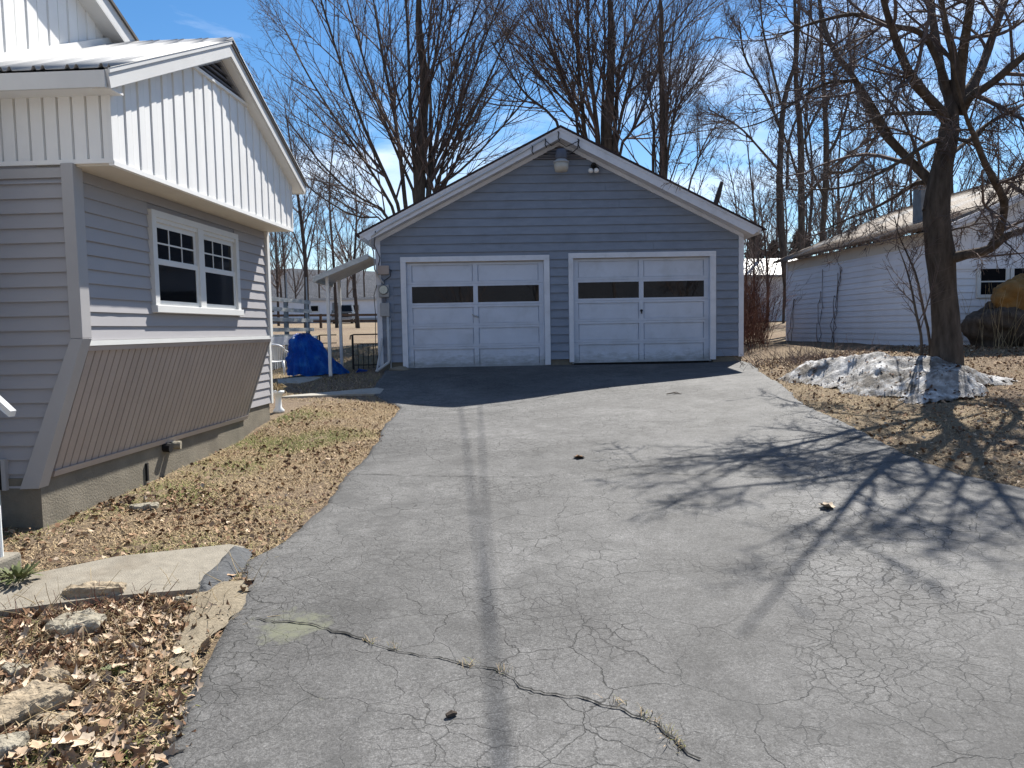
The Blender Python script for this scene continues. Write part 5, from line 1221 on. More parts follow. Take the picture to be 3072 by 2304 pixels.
for u, Y, k, sc in ((918, 46, 0, 1.0), (1010, 52, 1, 0.95), (1075, 50, 2, 1.05), (862, 58, 1, 0.8), (835, 62, 2, 0.95), (960, 88, 1, 1.0), (1045, 92, 0, 0.95), (1095, 84, 1, 0.9), (885, 95, 2, 1.1), (800, 70, 0, 0.9), (985, 105, 2, 1.2), (1065, 120, 1, 1.2), (845, 120, 0, 1.3)):
    lab = 'leafless tree of the wood beyond the fence, between house and garage'
    if u == 918: lab = 'tallest forked leafless tree standing just beyond the deck railing'
    if u == 1010: lab = 'leafless tree with a dark trunk rising behind the awning posts'
    if u == 1075: lab = 'leafless tree rising directly behind the awning roof'
    put_far(u, Y, k, sc, lab, LG)
for k, (x_, y_, sc) in enumerate(((-14, -24, 1.0), (-7, -28, 1.1), (-1.5, -25, 0.95), (4.5, -30, 1.15), (9.5, -24, 1.0), (16, -28, 1.1))):
    o = copy_tree(protos[k % 3]); o.location = (x_, y_, gz(x_, y_)); o.rotation_euler = (0, 0, k*1.3); o.scale = (sc, sc, sc)
    tag(o, 'bare tree across the road, mirrored faintly in the garage door panes', 'tree', 'bare trees mirrored in the panes')
RG = 'bare trees of the wood behind the outbuilding'
for u, Y, k, sc in ((2270, 44, 0, 0.8), (2330, 52, 2, 1.0), (2420, 40, 1, 0.85), (2520, 46, 0, 0.95), (2620, 42, 2, 1.0), (2740, 50, 1, 1.0), (2860, 44, 0, 0.9), (2980, 48, 2, 1.1), (2200, 60, 1, 0.85), (2460, 65, 0, 1.1), (2680, 66, 1, 1.15), (2100, 64, 2, 0.9), (3060, 40, 1, 0.9), (2262, 36, 2, 0.5), (2300, 33, 0, 0.45), (2350, 38, 1, 0.55), (2415, 34, 2, 0.6), (2490, 36, 0, 0.55), (2580, 35, 2, 0.62), (2650, 37, 1, 0.55), (2235, 40, 1, 0.5)):
    put_far(u, Y, k, sc, 'leafless tree of the wood behind the outbuilding roof', RG)
# evergreens in the wood on the right
def evergreen(seed, H, rad):
    g = np.random.default_rng(seed); e = empty('evergreen_tree', (0, 0, 0))
    MB().tube([(0, 0, -0.4), (0, 0, H*0.95)], [0.16, 0.03], 7).build('trunk', M['bark_far'], e)
    n = 2600; f = g.random(n)**0.75; zz = H*(0.12+0.88*f); rr = rad*(1-f)**0.8*(0.55+0.45*np.sin(zz*5.2)**2)*g.random(n)**0.45
    a = g.uniform(0, 2*np.pi, n); c = np.stack([np.cos(a)*rr, np.sin(a)*rr, zz-rr*0.25], 1)
    d = nrmz(np.stack([np.cos(a), np.sin(a), -0.25+0.3*g.normal(size=n)], 1)+0.3*g.normal(size=(n, 3))); s = nrmz(np.cross(d, g.normal(size=(n, 3))))
    l = g.uniform(0.18, 0.42, n)[:, None]; w_ = l*0.22
    V = np.stack([c-s*w_, c+s*w_, c+d*l+s*w_*0.4, c+d*l-s*w_*0.4], 1).reshape(-1, 3)
    np_mesh('crown', V, np.arange(4*n).reshape(-1, 4), M['evergreen'], e)
    return e
ev = evergreen(60, 6.6, 2.3); first = True
for k, (u, Y, sc) in enumerate(((2265, 50, 0.85), (2320, 46, 0.7), (2400, 55, 0.9), (2560, 50, 0.85), (2680, 52, 0.95), (2620, 62, 1.1))):
    o = ev if first else copy_tree(ev); first = False
    p = at(u, 950, Y); o.location = (p.x, Y, gz(p.x, Y)); o.rotation_euler = (0, 0, rnd.uniform(0, 6)); o.scale = (sc*rnd.uniform(0.9, 1.2), sc*rnd.uniform(0.9, 1.2), sc)
    tag(o, 'dark evergreen tree of the wood behind the outbuilding roof', 'tree', 'evergreens in the wood on the right')

# ------------------------------------------------------------------ brush, litter, grass
def stems(n, xf, yf, hlo, hhi, r, seed, lean=0.25, K2=5, avoid=None):
    g = np.random.default_rng(seed); x = xf(g, n); y = yf(g, n, x)
    if avoid is not None: k = ~in_poly(x, y, avoid); x, y = x[k], y[k]; n = len(x)
    P = np.empty((n, K2, 3))
    P[:, 0] = np.stack([x, y, gz_np(x, y)-0.03], 1); d = nrmz(np.stack([g.normal(size=n)*lean, g.normal(size=n)*lean, np.ones(n)], 1))
    h_ = g.uniform(hlo, hhi, n)
    for k in range(1, K2):
        d = nrmz(d+g.normal(size=(n, 3))*0.10); P[:, k] = P[:, k-1]+d*(h_/(K2-1))[:, None]
    return P, np.linspace(r, r*0.4, K2)[None]*g.uniform(0.6, 1.4, (n, 1)), h_
A = stems(1300, lambda g, n: g.uniform(4.95, 8.6, n), lambda g, n, x: np.clip(x/0.335, 16.4, 40)+g.random(n)**0.9*9, 0.6, 2.2, 0.006, 70)
A = (A[0], A[1], A[2]); A2 = sprout(A, 6, (0.3, 1.0), (20, 60), 0.4, 0.6, 4, 0.2, 0.1, np.random.default_rng(71), 0.004, lmax=0.9)
tag(joined('brush', [(A, 3), (A2, 3)], M['brush'], None), 'reddish brown leafless brush filling the gap between garage and outbuilding', 'brush', kind='stuff')
g71 = np.random.default_rng(72)
A = stems(260, lambda g, n: g.uniform(8.0, 12.0, n), lambda g, n, x: g.uniform(12.6, 14.2, n), 0.4, 1.3, 0.004, 73, 0.35)
tag(joined('dry_weeds', [(A, 3)], M['straw'], None), 'dry straw-coloured weeds along the front of the outbuilding', 'weeds', kind='stuff')
A = stems(420, lambda g, n: g.normal(5.35, 0.5, n), lambda g, n, x: g.normal(14.0, 0.55, n), 0.15, 0.5, 0.005, 74, 1.1)
tag(joined('dead_twigs', [(A, 3)], M['twig'], None), 'tangle of dead twigs and stalks beside the garage corner and snow', 'twigs', kind='stuff')
# vine stems on the outbuilding's far corner
e = empty('vine', (7.93, 21.6, gz(7.93, 21.6))); tag(e, 'thin leafless vine climbing the far corner of the outbuilding wall', 'vine')
for k in range(7):
    y0 = rnd.uniform(-2.6, 0.3); P = []
    for j in range(8):
        f = j/7; yy = 21.6+y0+rnd.uniform(-0.12, 0.12)-f*0.3; P.append((8.2-math.sin(R(2.4))*(yy-14.5)-0.035-7.93, yy-21.6, f*rnd.uniform(1.1, 1.9)))
    MB().tube(P, 0.008, 4).build('stem', M['twig'], e)

def leaf_mesh(name, x, y, size, lift, g, mat_, tint, tilt=0.7, z=None):
    n = len(x); zz = (gz_np(x, y) if z is None else z)+lift
    a = g.uniform(0, 2*np.pi, n); nrm_ = nrmz(np.stack([g.normal(size=n)*tilt, g.normal(size=n)*tilt, np.ones(n)], 1))
    d = np.stack([np.cos(a), np.sin(a), np.zeros(n)], 1); d = nrmz(d-nrm_*(d*nrm_).sum(1, keepdims=True)); s = np.cross(nrm_, d)
    S = size[:, None]; c = np.stack([x, y, zz], 1); cu = g.uniform(-0.15, 0.45, n)[:, None]; cb = g.uniform(-0.2, 0.3, n)[:, None]
    w1 = g.uniform(0.28, 0.45, n)[:, None]; w2 = g.uniform(0.2, 0.4, n)[:, None]
    V = np.stack([c-d*S*0.5+nrm_*S*cb, c-d*S*0.12+s*S*w1+nrm_*S*cu, c+d*S*0.22+s*S*w2+nrm_*S*cu*0.8, c+d*S*0.55+nrm_*S*cb, c+d*S*0.2-s*S*w2+nrm_*S*cu*0.9, c-d*S*0.15-s*S*w1+nrm_*S*cu], 1)
    V[:, :, 2] = np.maximum(V[:, :, 2], (zz-lift+0.002)[:, None]); b_ = (np.arange(n)*6)[:, None]
    Q = np.concatenate([b_+np.array([[0, 3, 2, 1]]), b_+np.array([[0, 5, 4, 3]])])
    return np_mesh(name, V.reshape(-1, 3), Q, mat_, None, False, np.repeat(tint, 6))
def star_leaf_mesh(name, x, y, size, lift, g, mat_, tint, tilt=0.8):
    n = len(x); K = 10; zz = gz_np(x, y)+lift
    nrm_ = nrmz(np.stack([g.normal(size=n)*tilt, g.normal(size=n)*tilt, np.ones(n)], 1)); a = g.uniform(0, 2*np.pi, n)
    d = np.stack([np.cos(a), np.sin(a), np.zeros(n)], 1); d = nrmz(d-nrm_*(d*nrm_).sum(1, keepdims=True)); s_ = np.cross(nrm_, d)
    an = np.arange(K)*2*np.pi/K; base = np.where(np.arange(K) % 2 == 0, 0.62, 0.36)*np.where(np.abs(np.cos(an)) > 0.8, 1.12, 0.92)
    rr = base[None]*g.uniform(0.75, 1.25, (n, K))*size[:, None]; ux = rr*np.cos(an)[None]; uy = rr*np.sin(an)[None]*g.uniform(0.5, 0.95, (n, 1))
    c1 = g.uniform(-0.4, 1.0, (n, 1)); c2 = g.uniform(-0.5, 0.9, (n, 1))
    h_ = (c1*ux**2+c2*uy**2)/size[:, None]*1.3+np.abs(uy)*g.uniform(-0.1, 0.5, (n, 1))+g.normal(size=(n, K))*0.05*size[:, None]
    c = np.stack([x, y, zz], 1)
    ring = c[:, None]+d[:, None]*ux[..., None]+s_[:, None]*uy[..., None]+nrm_[:, None]*h_[..., None]
    V = np.concatenate([c[:, None], ring], 1); V[:, :, 2] = np.maximum(V[:, :, 2], (zz-lift+0.002)[:, None])
    b_ = (np.arange(n)*(K+1))[:, None, None]; k = np.arange(K)
    tri = np.stack([np.zeros(K, int), 1+k, 1+(k+1) % K], 1)[None]
    return np_mesh(name, V.reshape(-1, 3), (b_+tri).reshape(-1, 3), mat_, None, True, np.repeat(tint, K+1))
def blade_mesh(name, x, y, h_, w_, g, mat_, tint, flat=0.6):
    n = len(x); z = gz_np(x, y)-0.004; a = g.uniform(0, 2*np.pi, n); lean = g.uniform(0.2, 1.0, n)*flat*1.6
    d = nrmz(np.stack([np.cos(a)*lean, np.sin(a)*lean, np.ones(n)*(1.05-flat)], 1)); s = np.stack([-np.sin(a), np.cos(a), np.zeros(n)], 1)
    c = np.stack([x, y, z], 1); H_ = h_[:, None]; W_ = w_[:, None]
    m_ = c+d*H_*0.55; t_ = m_+nrmz(d+np.array([0, 0, -0.55]))*H_*0.45
    t_[:, 2] = np.maximum(t_[:, 2], z+0.006)
    V = np.stack([c-s*W_, c+s*W_, m_+s*W_*0.8, m_-s*W_*0.8, t_+s*W_*0.15, t_-s*W_*0.15], 1); b_ = (np.arange(n)*6)[:, None]
    Q = np.concatenate([b_+np.array([[0, 1, 2, 3]]), b_+np.array([[3, 2, 4, 5]])])
    return np_mesh(name, V.reshape(-1, 3), Q, mat_, None, False, np.repeat(tint, 6))
def house_x(y): return -3.07-0.29+0.0524*(y-5.4)
def inside_left(x, y):
    pad = 0.02+0.05*np.sin(y*3)+0.07*np.random.default_rng(len(x)).random(len(x))**3
    ok = (x < edge_x(DL, y)+ragged(y, 0.085, 3)+pad)
    ok &= np.where(y > 5.35, x > house_x(y)+0.02, x > -4.2)
    return ok
def inside_right(x, y): return x > edge_x(DR, y)+ragged(y, 0.11, 9)-0.02-0.10*np.random.default_rng(len(x)).random(len(x))**3
gl = np.random.default_rng(90)
def scatter(n, x0, x1, y0, y1, ins, dens=None):
    x = gl.uniform(x0, x1, n); y = gl.uniform(y0, y1, n); k = ins(x, y)
    if dens is not None: k &= gl.random(n) < dens(x, y)
    return x[k], y[k]
def patch(x, y, f=1.0, s=0): return np.clip(0.5+1.1*hash_noise(x*0.12*f, y*0.12*f, 40+s), 0, 1)
# concrete pad region kept clear of litter
PADW = [onground(u, v) for u, v in ((0, 1775), (350, 1690), (690, 1652), (745, 1664), (690, 1735), (600, 1790), (330, 1800), (0, 1850))]
def in_poly(x, y, P):
    c = np.zeros(len(x), bool); n = len(P)
    for i in range(n):
        a, b_ = P[i], P[(i+1) % n]
        c ^= ((a.y > y) != (b_.y > y)) & (x < (b_.x-a.x)*(y-a.y)/(b_.y-a.y+1e-12)+a.x)
    return c
x, y = scatter(80000, -4.2, -1.2, 1.4, 11.6, inside_left, lambda x, y: np.where(y < 4.2, 0.75, np.where(y < 8.5, 0.05+0.40*patch(x, y, 2)**2, 0.02+0.10*patch(x, y, 2)**2)))
k = ~in_poly(x, y, PADW) | (gl.random(len(x)) < 0.015); x, y = x[k], y[k]
nr_ = y < 4.7; xn, yn = x[nr_], y[nr_]; x, y = x[~nr_], y[~nr_]
k = gl.random(len(xn)) < 0.62; xn, yn = xn[k], yn[k]
tag(star_leaf_mesh('leaf_litter', xn, yn, 0.022+0.045*gl.random(len(xn))**2.0, gl.uniform(0.003, 0.032, len(xn)), gl, M['leaves'], np.clip(gl.beta(1.6, 1.7, len(xn))*0.95+0.08, 0, 1)), 'curled brown maple leaves covering the stony bed in the foreground', 'leaves', kind='stuff')
tag(leaf_mesh('leaf_litter', x, y, (0.014+0.040*gl.random(len(x))**2.2)*np.where(y < 4.2, 1.25, 1.0), gl.uniform(0.003, 0.03, len(x)), gl, M['leaves'], np.clip(gl.beta(1.6, 2.6, len(x))*0.95+0.12*np.where(y < 3.6, 1, -0.2), 0, 1), 0.9), 'brown fallen leaves covering the strip beside the house', 'leaves', kind='stuff')
x, y = scatter(200000, -4.2, -1.2, 1.4, 11.8, inside_left, lambda x, y: np.where(y > 7.5, 0.85, 0.25+0.6*patch(x, y, 2, 3)))
k = ~in_poly(x, y, PADW); x, y = x[k], y[k]
green = np.clip((patch(x, y, 1.6, 7)-0.42)*3, 0, 1)*0.85+0.25*np.exp(-((x+2.9)/0.35)**2-((y-10.3)/0.5)**2)*1.6
tag(blade_mesh('dry_grass', x, y, gl.uniform(0.03, 0.085, len(x)), gl.uniform(0.0015, 0.0035, len(x)), gl, M['blades'], np.clip(gl.uniform(0, 0.5, len(x))+green*gl.random(len(x))*1.3, 0, 1), 0.72), 'short dry grass on the strip beside the house', 'grass', kind='stuff')
# right-hand verge
x, y = scatter(160000, 3.0, 12.0, 4.2, 15.0, inside_right, lambda x, y: 0.55+0.3*patch(x, y, 2, 5))
tag(blade_mesh('dry_grass', x, y, gl.uniform(0.03, 0.09, len(x)), gl.uniform(0.0018, 0.004, len(x)), gl, M['blades'], np.clip(gl.uniform(0, 0.52, len(x)), 0, 1), 0.8), 'matted straw-coloured grass on the verge under the big tree', 'grass', kind='stuff')
x, y = scatter(60000, 3.0, 12.0, 4.2, 15.5, inside_right, lambda x, y: 0.15+0.35*patch(x, y, 2, 6)+0.5*np.exp(-((x-5.4)/0.9)**2-((y-14)/0.8)**2))
tag(leaf_mesh('leaf_litter', x, y, 0.015+0.04*gl.random(len(x))**2, gl.uniform(0.003, 0.03, len(x)), gl, M['leaves'], gl.beta(1.8, 2.6, len(x)), 0.9), 'brown fallen leaves on the verge under the big tree', 'leaves', kind='stuff')
k = np.where(SNOWE > -0.03)[0]; k = gl.choice(k, 1500); q = SNOWV[k]
k2 = gl.random(len(q)) < 0.25+0.75*patch(q[:, 0], q[:, 1], 5, 8)**2; q = q[k2]
tag(leaf_mesh('snow_debris', q[:, 0], q[:, 1], 0.012+0.045*gl.random(len(q))**2.5, gl.uniform(0.001, 0.012, len(q)), gl, M['leaves'], gl.beta(1.2, 4.0, len(q))*0.6, 0.9, q[:, 2]), 'dark leaf scraps and grit strewn over the snow bank', 'debris', kind='stuff')
# yard behind
x, y = scatter(40000, -8.0, -1.9, 11.6, 24, lambda x, y: (x < -2.75) | (y < 14.6) & (x < edge_x(DL, y)), None)
tag(blade_mesh('dry_grass', x, y, gl.uniform(0.03, 0.10, len(x)), gl.uniform(0.003, 0.006, len(x)), gl, M['blades'], np.clip(gl.uniform(0, 0.75, len(x)), 0, 1), 0.7), 'dry patchy lawn in the yard behind the house', 'grass', kind='stuff')

# ------------------------------------------------------------------ concrete pad, step, handrail, stones, small things
slab('concrete_pad', [(-120, 1790), (350, 1690), (690, 1652), (735, 1660), (680, 1715), (590, 1790), (330, 1812), (-160, 1880)], 0.045, M['pad_concrete'])
def lumpy_patch(name, px, thick, material, seed, label=None, cat=None, kind=None, parent=None, n_=26, rag=0.03):
    """irregular thin mound over a traced outline"""
    P = [onground(u, v) for u, v in px]; xs = np.array([p.x for p in P]); ys = np.array([p.y for p in P])
    X, Y = np.meshgrid(np.linspace(xs.min()-.05, xs.max()+.05, n_*2), np.linspace(ys.min()-.05, ys.max()+.05, n_*2))
    x, y = X.ravel()+rag*hash_noise(X.ravel()*1.3, Y.ravel()*1.3, seed), Y.ravel()+rag*hash_noise(Y.ravel()*1.3, X.ravel()*1.3, seed+1)
    # distance to outline (inside positive)
    d = np.full(len(x), 9.0)
    for i in range(len(P)):
        a, b_ = P[i], P[(i+1) % len(P)]; ex, ey = b_.x-a.x, b_.y-a.y; l2 = ex*ex+ey*ey+1e-9
        t = np.clip(((x-a.x)*ex+(y-a.y)*ey)/l2, 0, 1); d = np.minimum(d, np.hypot(x-a.x-ex*t, y-a.y-ey*t))
    d = np.where(in_poly(x, y, P), d, -d)
    Z = gz_np(X.ravel(), Y.ravel())+0.028+np.clip(d/0.06, -0.6, 1)*thick+thick*0.35*hash_noise(X.ravel()*1.5, Y.ravel()*1.5, seed)
    V = np.stack([X.ravel(), Y.ravel(), Z], 1); nx_ = n_*2; i = (np.arange(nx_-1)[None]+np.arange(nx_-1)[:, None]*nx_).ravel()
    Q = np.stack([i, i+1, i+1+nx_, i+nx_], 1); keep = (d[Q] > -0.03).all(1)
    o = np_mesh(name, V, Q[keep], material, parent, True); tag(o, label, cat, kind=kind); return o
lumpy_patch('asphalt_ramp', [(690, 1654), (750, 1660), (735, 1700), (680, 1745), (615, 1795), (575, 1775), (625, 1725), (660, 1690)], 0.035, M['asphalt_lump'], 5, kind='structure')
lumpy_patch('sandy_edge', [(610, 1790), (690, 1760), (745, 1755), (735, 1820), (665, 1870), (610, 1940), (560, 2020), (530, 2020), (560, 1940), (585, 1860)], 0.013, M['sand'], 6, kind='structure', n_=60, rag=0.09)
# step with handrail (frame edge, left)
st_ = empty('entry_step', (-3.07, 5.4, 0), -TH); tag(st_, 'mossy concrete entry step at the frame edge below the house wall', 'step')
MB().box((-1.6, -2.0, 0.1), (0.16, -0.86, 0.425)).build('slab', M['pad_concrete'], st_, bevel=0.02)
hr = empty('handrail', (-3.07, 5.4, 0), -TH); tag(hr, 'white metal handrail end and post standing on the entry step', 'handrail')
P = at(6, 1625, 4.42); h0 = Vector((-3.07, 5.4, 0)); Rm = Matrix.Rotation(TH, 3, 'Z')
lp = Rm @ (P-h0)
MB().tube([(lp.x-0.02, lp.y, 0.42), (lp.x-0.02, lp.y, 0.72), (lp.x-0.06, lp.y, 0.78)], 0.021, 10).build('post', M['plastic_white'], hr)
a = Rm @ (at(26, 1240, 4.5)-h0); b_ = Rm @ (at(-60, 1165, 4.35)-h0)
MB().prism([(a.x-0.0, a.y, a.z-0.022), (a.x+0.012, a.y, a.z+0.012), (b_.x, b_.y, b_.z+0.03), (b_.x, b_.y, b_.z-0.03)], (0, 0.05, 0)).build('rail', M['plastic_white'], hr)
# stones
def stone(px_c, Y, L_, W_, H_, rz, seed, label, material='rock', tilt=(0, 0), sink=0.25):
    p = onground(px_c[0], px_c[1]); g = np.random.default_rng(seed)
    n = 9; rings = []
    an = np.sort(g.uniform(0, 2*np.pi, n)*0.35+np.arange(n)*2*np.pi/n*1.0)
    rad = g.uniform(0.82, 1.12, n)
    def sq(a): c_, s_ = math.cos(a), math.sin(a); k = max(abs(c_), abs(s_)); return (c_/k**0.6, s_/k**0.6)
    V = []; 
    for (zf, sf) in ((-sink, 0.97), (0.45, 1.0), (0.86, 0.965), (1.0, 0.84)):
        for i in range(n):
            c_, s_ = sq(an[i]); jx = g.uniform(-0.05, 0.05)
            V.append((c_*rad[i]*L_/2*sf+jx*W_*0.3, s_*rad[i]*W_/2*sf+g.uniform(-0.04, 0.04)*W_, H_*zf*(1+g.uniform(-0.10, 0.10))))
    F = []
    for r_ in range(3):
        for i in range(n):
            i2 = (i+1) % n; F.append((r_*n+i, r_*n+i2, (r_+1)*n+i2, (r_+1)*n+i))
    k = len(V); V.append((0, 0, H_*1.03))
    F += [(3*n+i, 3*n+(i+1) % n, k) for i in range(n)]
    me = bpy.data.meshes.new('stone'); me.from_pydata(V, [], F); me.update()
    o = link('stone', me, M[material]); o.location = (p.x, p.y, p.z); o.rotation_euler = (tilt[0], tilt[1], rz)
    sb = o.modifiers.new('sub', 'SUBSURF'); sb.subdivision_type = 'SIMPLE'; sb.levels = 3; sb.render_levels = 3
    tx = bpy.data.textures.new('stone_relief', 'CLOUDS'); tx.noise_scale = 0.06; tx.noise_depth = 4
    dm = o.modifiers.new('relief', 'DISPLACE'); dm.texture = tx; dm.strength = 0.045; dm.mid_level = 0.5; dm.texture_coords = 'GLOBAL'
    tag(o, label, 'stone', 'stones in the leafy bed'); return o
stone((285, 1800), 0, 0.36, 0.15, 0.085, R(8), 1, 'long blocky tan stone with a shaded face, beside the concrete pad', 'rock', (R(-4), 0))
stone((222, 1885), 0, 0.30, 0.20, 0.055, R(-12), 2, 'flat grey-green slab stone lying just in front of the long blocky stone', 'rock_grey', (R(6), R(-3)))
stone((552, 1812), 0, 0.10, 0.08, 0.04, R(10), 3, 'small pale stone near the sandy driveway edge', 'rock_grey')
stone((75, 2140), 0, 0.36, 0.20, 0.07, R(35), 4, 'largest flat stone slab, dark underneath, at the lower frame corner', 'rock', (R(8), R(-10)))
stone((165, 2045), 0, 0.14, 0.11, 0.05, R(20), 5, 'tan stone chip with a dark hollow just above the largest slab', 'rock')
stone((40, 2022), 0, 0.18, 0.10, 0.035, R(0), 6, 'pale greenish stone half buried at the very edge of the frame', 'rock_grey')
stone((150, 2170), 0, 0.20, 0.14, 0.03, R(-10), 7, 'thin mossy stone wedged beside the largest slab', 'rock')
stone((12, 2262), 0, 0.16, 0.14, 0.06, R(0), 8, 'rough grey stone in the bottom corner of the frame', 'rock_grey')
stone((428, 1528), 0, 0.24, 0.14, 0.04, R(15), 9, 'whitish flat stone in the leaves near the house foundation', 'rock_grey')
stone((105, 1830), 0, 0.12, 0.08, 0.04, R(0), 10, 'small tan stone at the near end of the long blocky stone', 'rock')
# big individual fallen leaves (lobed)
def lobed_leaf(p, size, rz, curl, seed, label, tint, grp, tilt=0.35):
    g = random.Random(seed); n = 15; V = [(0, 0, 0)]; rr = [0.35, 0.75, 0.45, 0.95, 0.55, 1.0, 0.5, 1.12, 0.5, 1.0, 0.55, 0.95, 0.45, 0.75, 0.35]
    for i in range(n):
        a = -math.pi*0.5+2*math.pi*(i+0.5)/n; r_ = rr[i]*size*0.55*g.uniform(0.9, 1.1)
        x_, y_ = r_*math.cos(a), r_*math.sin(a)
        V.append((x_, y_, curl*(r_/size)**2*size*(1.2+0.6*math.sin(2*a+seed))))
    V += [(v[0]*0.5, v[1]*0.5, v[2]*0.2+0.004*g.uniform(-1, 1)) for v in V[1:1+n]]
    F = []
    for i in range(n):
        i2 = (i+1) % n; F.append((1+i, 1+i2, 1+n+i2, 1+n+i)); F.append((1+n+i, 1+n+i2, 0))
    me = bpy.data.meshes.new('fallen_leaf'); me.from_pydata(V, [], F); me.update()
    o = link('fallen_leaf', me, M['leaves']); at_ = me.attributes.new('tint', 'FLOAT', 'POINT'); at_.data.foreach_set('value', [tint+0.03*math.sin(i*2.3) for i in range(len(V))])
    me.polygons.foreach_set('use_smooth', [True]*len(me.polygons))
    o.location = p; o.rotation_euler = (g.uniform(-tilt, tilt), g.uniform(-tilt, tilt), rz)
    sb = o.modifiers.new('sub', 'SUBSURF'); sb.levels = 1; sb.render_levels = 1
    tag(o, label, 'leaf', grp); return o
BG = 'large fallen leaves in the foreground bed'
for k, (u, v, s_, cu, tn, lab) in enumerate((
    (189, 2250, 0.16, 0.7, 0.80, 'largest pale leaf, cupped around a dark hollow, at the bottom of the frame'), (258, 2255, 0.15, 0.5, 0.82, 'large pale buff leaf folded upright, beside the cupped leaf'),
    (536, 1978, 0.13, 0.45, 0.78, 'pale pointed maple leaf lying by the driveway edge'), (279, 2018, 0.10, 0.4, 0.72, None), (355, 2022, 0.11, 0.35, 0.70, None), (280, 2062, 0.09, 0.5, 0.78, None),
    (320, 2290, 0.12, 0.4, 0.7, None), (120, 2262, 0.12, 0.5, 0.62, None), (230, 2140, 0.10, 0.5, 0.6, None), (330, 2130, 0.10, 0.35, 0.72, None), (420, 2060, 0.09, 0.4, 0.66, None), (290, 2190, 0.10, 0.4, 0.75, None),
    (395, 1905, 0.09, 0.4, 0.6, None), (470, 1870, 0.09, 0.5, 0.58, None), (350, 1950, 0.09, 0.4, 0.66, None), (250, 1985, 0.09, 0.5, 0.7, None), (60, 2290, 0.12, 0.4, 0.66, None), (365, 2230, 0.10, 0.5, 0.55, None))):
    p = onground(u, v); lobed_leaf((p.x, p.y, p.z+0.035), s_*0.72, rnd.uniform(0, 6.28), cu, 100+k, lab or 'curled brown maple leaf among the foreground leaf litter', tn, BG)
p = onground(2486, 1535); lobed_leaf((p.x, p.y, p.z+0.031), 0.16, 1.0, 0.6, 140, 'single whitish curled leaf lying on the tree-shaded asphalt', 0.8, None, 0.1)
p = onground(1740, 1382); lobed_leaf((p.x, p.y, p.z+0.031), 0.16, 2.0, 0.5, 141, 'brown leaf lying in the middle of the sunny driveway', 0.35, None, 0.1)
for k, (u, v, lab) in enumerate(((2020, 1190, 'small dark twig lying on the driveway before the garage'), (1355, 2175, 'small black chip of bark lying on the near driveway'))):
    p = onground(u, v); e = empty('twig', (p.x, p.y, p.z+0.034)); tag(e, lab, 'twig')
    MB().tube([(-0.10, 0, 0.006), (0, 0.02, 0.02), (0.12, -0.01, 0.006)] if k == 0 else [(-0.02, 0, 0.004), (0.0, 0.012, 0.008), (0.02, 0.02, 0.004)], [0.006, 0.009, 0.004] if k == 0 else [0.01, 0.014, 0.006], 6).build('stick', M['bark'], e)
    if k == 0: MB().tube([(0, 0.02, 0.02), (0.06, 0.08, 0.03), (0.1, 0.10, 0.01)], [0.006, 0.004, 0.003], 5).build('side_stick', M['bark'], e)
# green leafy weed at the frame edge and dead flower stalks by the pad
def leaf_plant(px, n, r_, h_, mat_, seed, label, name='weed'):
    p = onground(*px); g = np.random.default_rng(seed); a = g.uniform(0, 6.28, n); rr = r_*g.random(n)**0.6
    e = empty(name, (p.x, p.y, p.z)); tag(e, label, 'plant')
    mb = MB()
    for i in range(n):
        d = Vector((math.cos(a[i]), math.sin(a[i]), 0)); t_ = d*rr[i]+Vector((0, 0, h_*g.uniform(0.4, 1.0)))
        s = Vector((-d.y, d.x, 0))*g.uniform(0.006, 0.012); md = d*rr[i]*0.5+Vector((0, 0, h_*0.55)); 
        mb.add([md-s*0.4, md+s*0.4, md.lerp(t_, 0.6)+s*1.3, t_, md.lerp(t_, 0.6)-s*1.3], [(0, 1, 2, 4), (4, 2, 3)])
        mb.add([Vector((0, 0, 0)), Vector((0.003, 0, 0)), md+Vector((0.002, 0, 0)), md], [(0, 1, 2, 3)])
    mb.build('foliage', mat_, e)
M['weed_green'] = mat('weed_green', (0.10, 0.115, 0.045), 0.7, 0.35, 20)
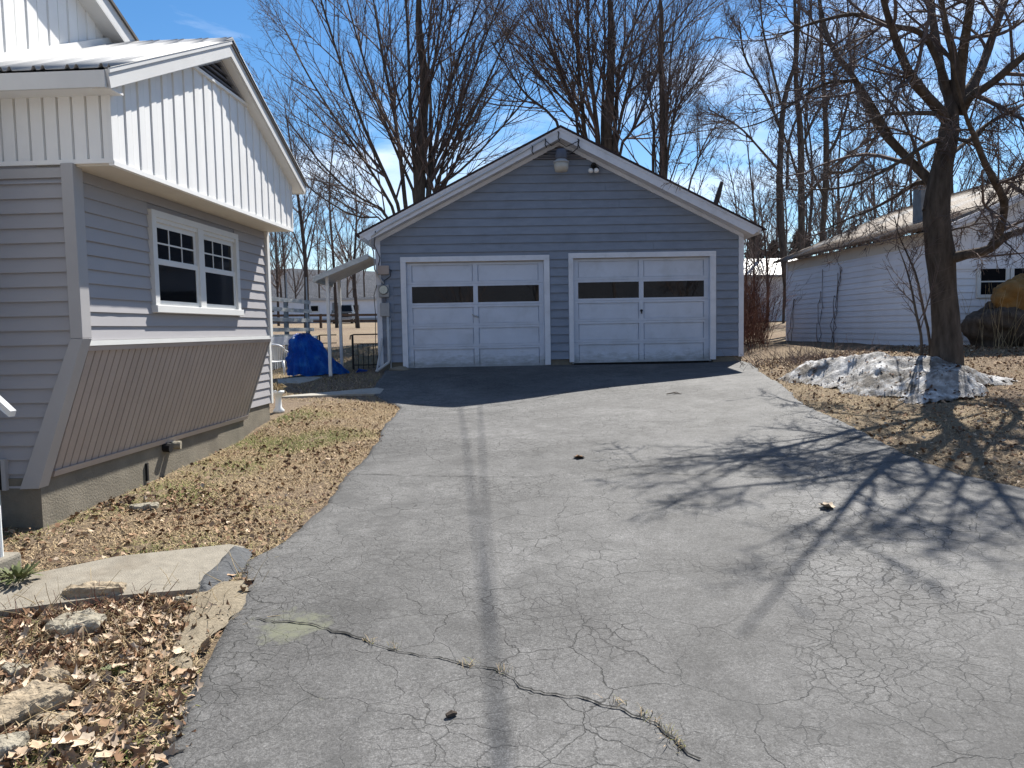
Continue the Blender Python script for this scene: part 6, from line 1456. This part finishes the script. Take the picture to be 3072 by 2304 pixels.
leaf_plant((55, 1765), 90, 0.16, 0.14, M['weed_green'], 200, 'olive green leafy weed at the frame edge beside the pad')
leaf_plant((350, 2030), 22, 0.07, 0.06, M['weed_green'], 202, 'small green seedling among the foreground leaves')
A = stems(500, lambda g, n: g.normal(-2.25, 0.22, n), lambda g, n, x: g.normal(4.05, 0.28, n), 0.05, 0.20, 0.0028, 75, 0.9, 5, PADW)
tag(joined('dead_stalks', [(A, 3)], M['brush'], None), 'dead brown flower stalks beside the concrete pad', 'stalks', kind='stuff')
A = stems(900, lambda g, n: g.uniform(-3.4, -1.5, n), lambda g, n, x: g.uniform(2.4, 4.6, n), 0.08, 0.30, 0.0025, 76, 1.5, 5, PADW)
tag(joined('fallen_twigs', [(A, 3)], M['straw'], None), 'thin pale twigs and straw lying over the foreground leaves', 'twigs', kind='stuff')
# overhead cables: their shadows cross the driveway
for k, (xa, xb) in enumerate(((4.56, 2.457), (5.43, 2.17))):
    pts = []
    for j in range(25):
        f = j/24; y_ = -14+f*74; x_ = xa+(xb-xa)*(y_+14)/31
        pts.append((x_, y_, 8.3-3.2*max(0, (y_-22)/38)**1.0+0.6*max(0, (4-y_)/18)))
    o = MB().tube(pts, 0.009, 6).build('overhead_cable', M['cable'], None, True)
    tag(o, 'thin black overhead cable crossing the sky above the garage, ' + ('outer one' if k == 0 else 'inner one'), 'cable', 'overhead cables')

# weeds rooted in the long crack
CW = []
for (u, v) in ((1850, 2128), (1930, 2165), (1965, 2190), (2005, 2232), (2040, 2265), (1105, 1945), (1180, 1962), (1410, 2012), (1510, 2035)):
    p = onground(u, v)
    for q in range(16): CW.append((p.x+rnd.gauss(0, 0.018), p.y+rnd.gauss(0, 0.018)))
CW = np.array(CW)
o = blade_mesh('crack_weeds', CW[:, 0], CW[:, 1], gl.uniform(0.02, 0.055, len(CW)), gl.uniform(0.001, 0.002, len(CW)), gl, M['blades'], gl.uniform(0.1, 0.9, len(CW)), 0.5)
o.location.z = 0.03
tag(o, 'tiny dry weeds rooted in the long crack of the driveway', 'weeds', kind='stuff')
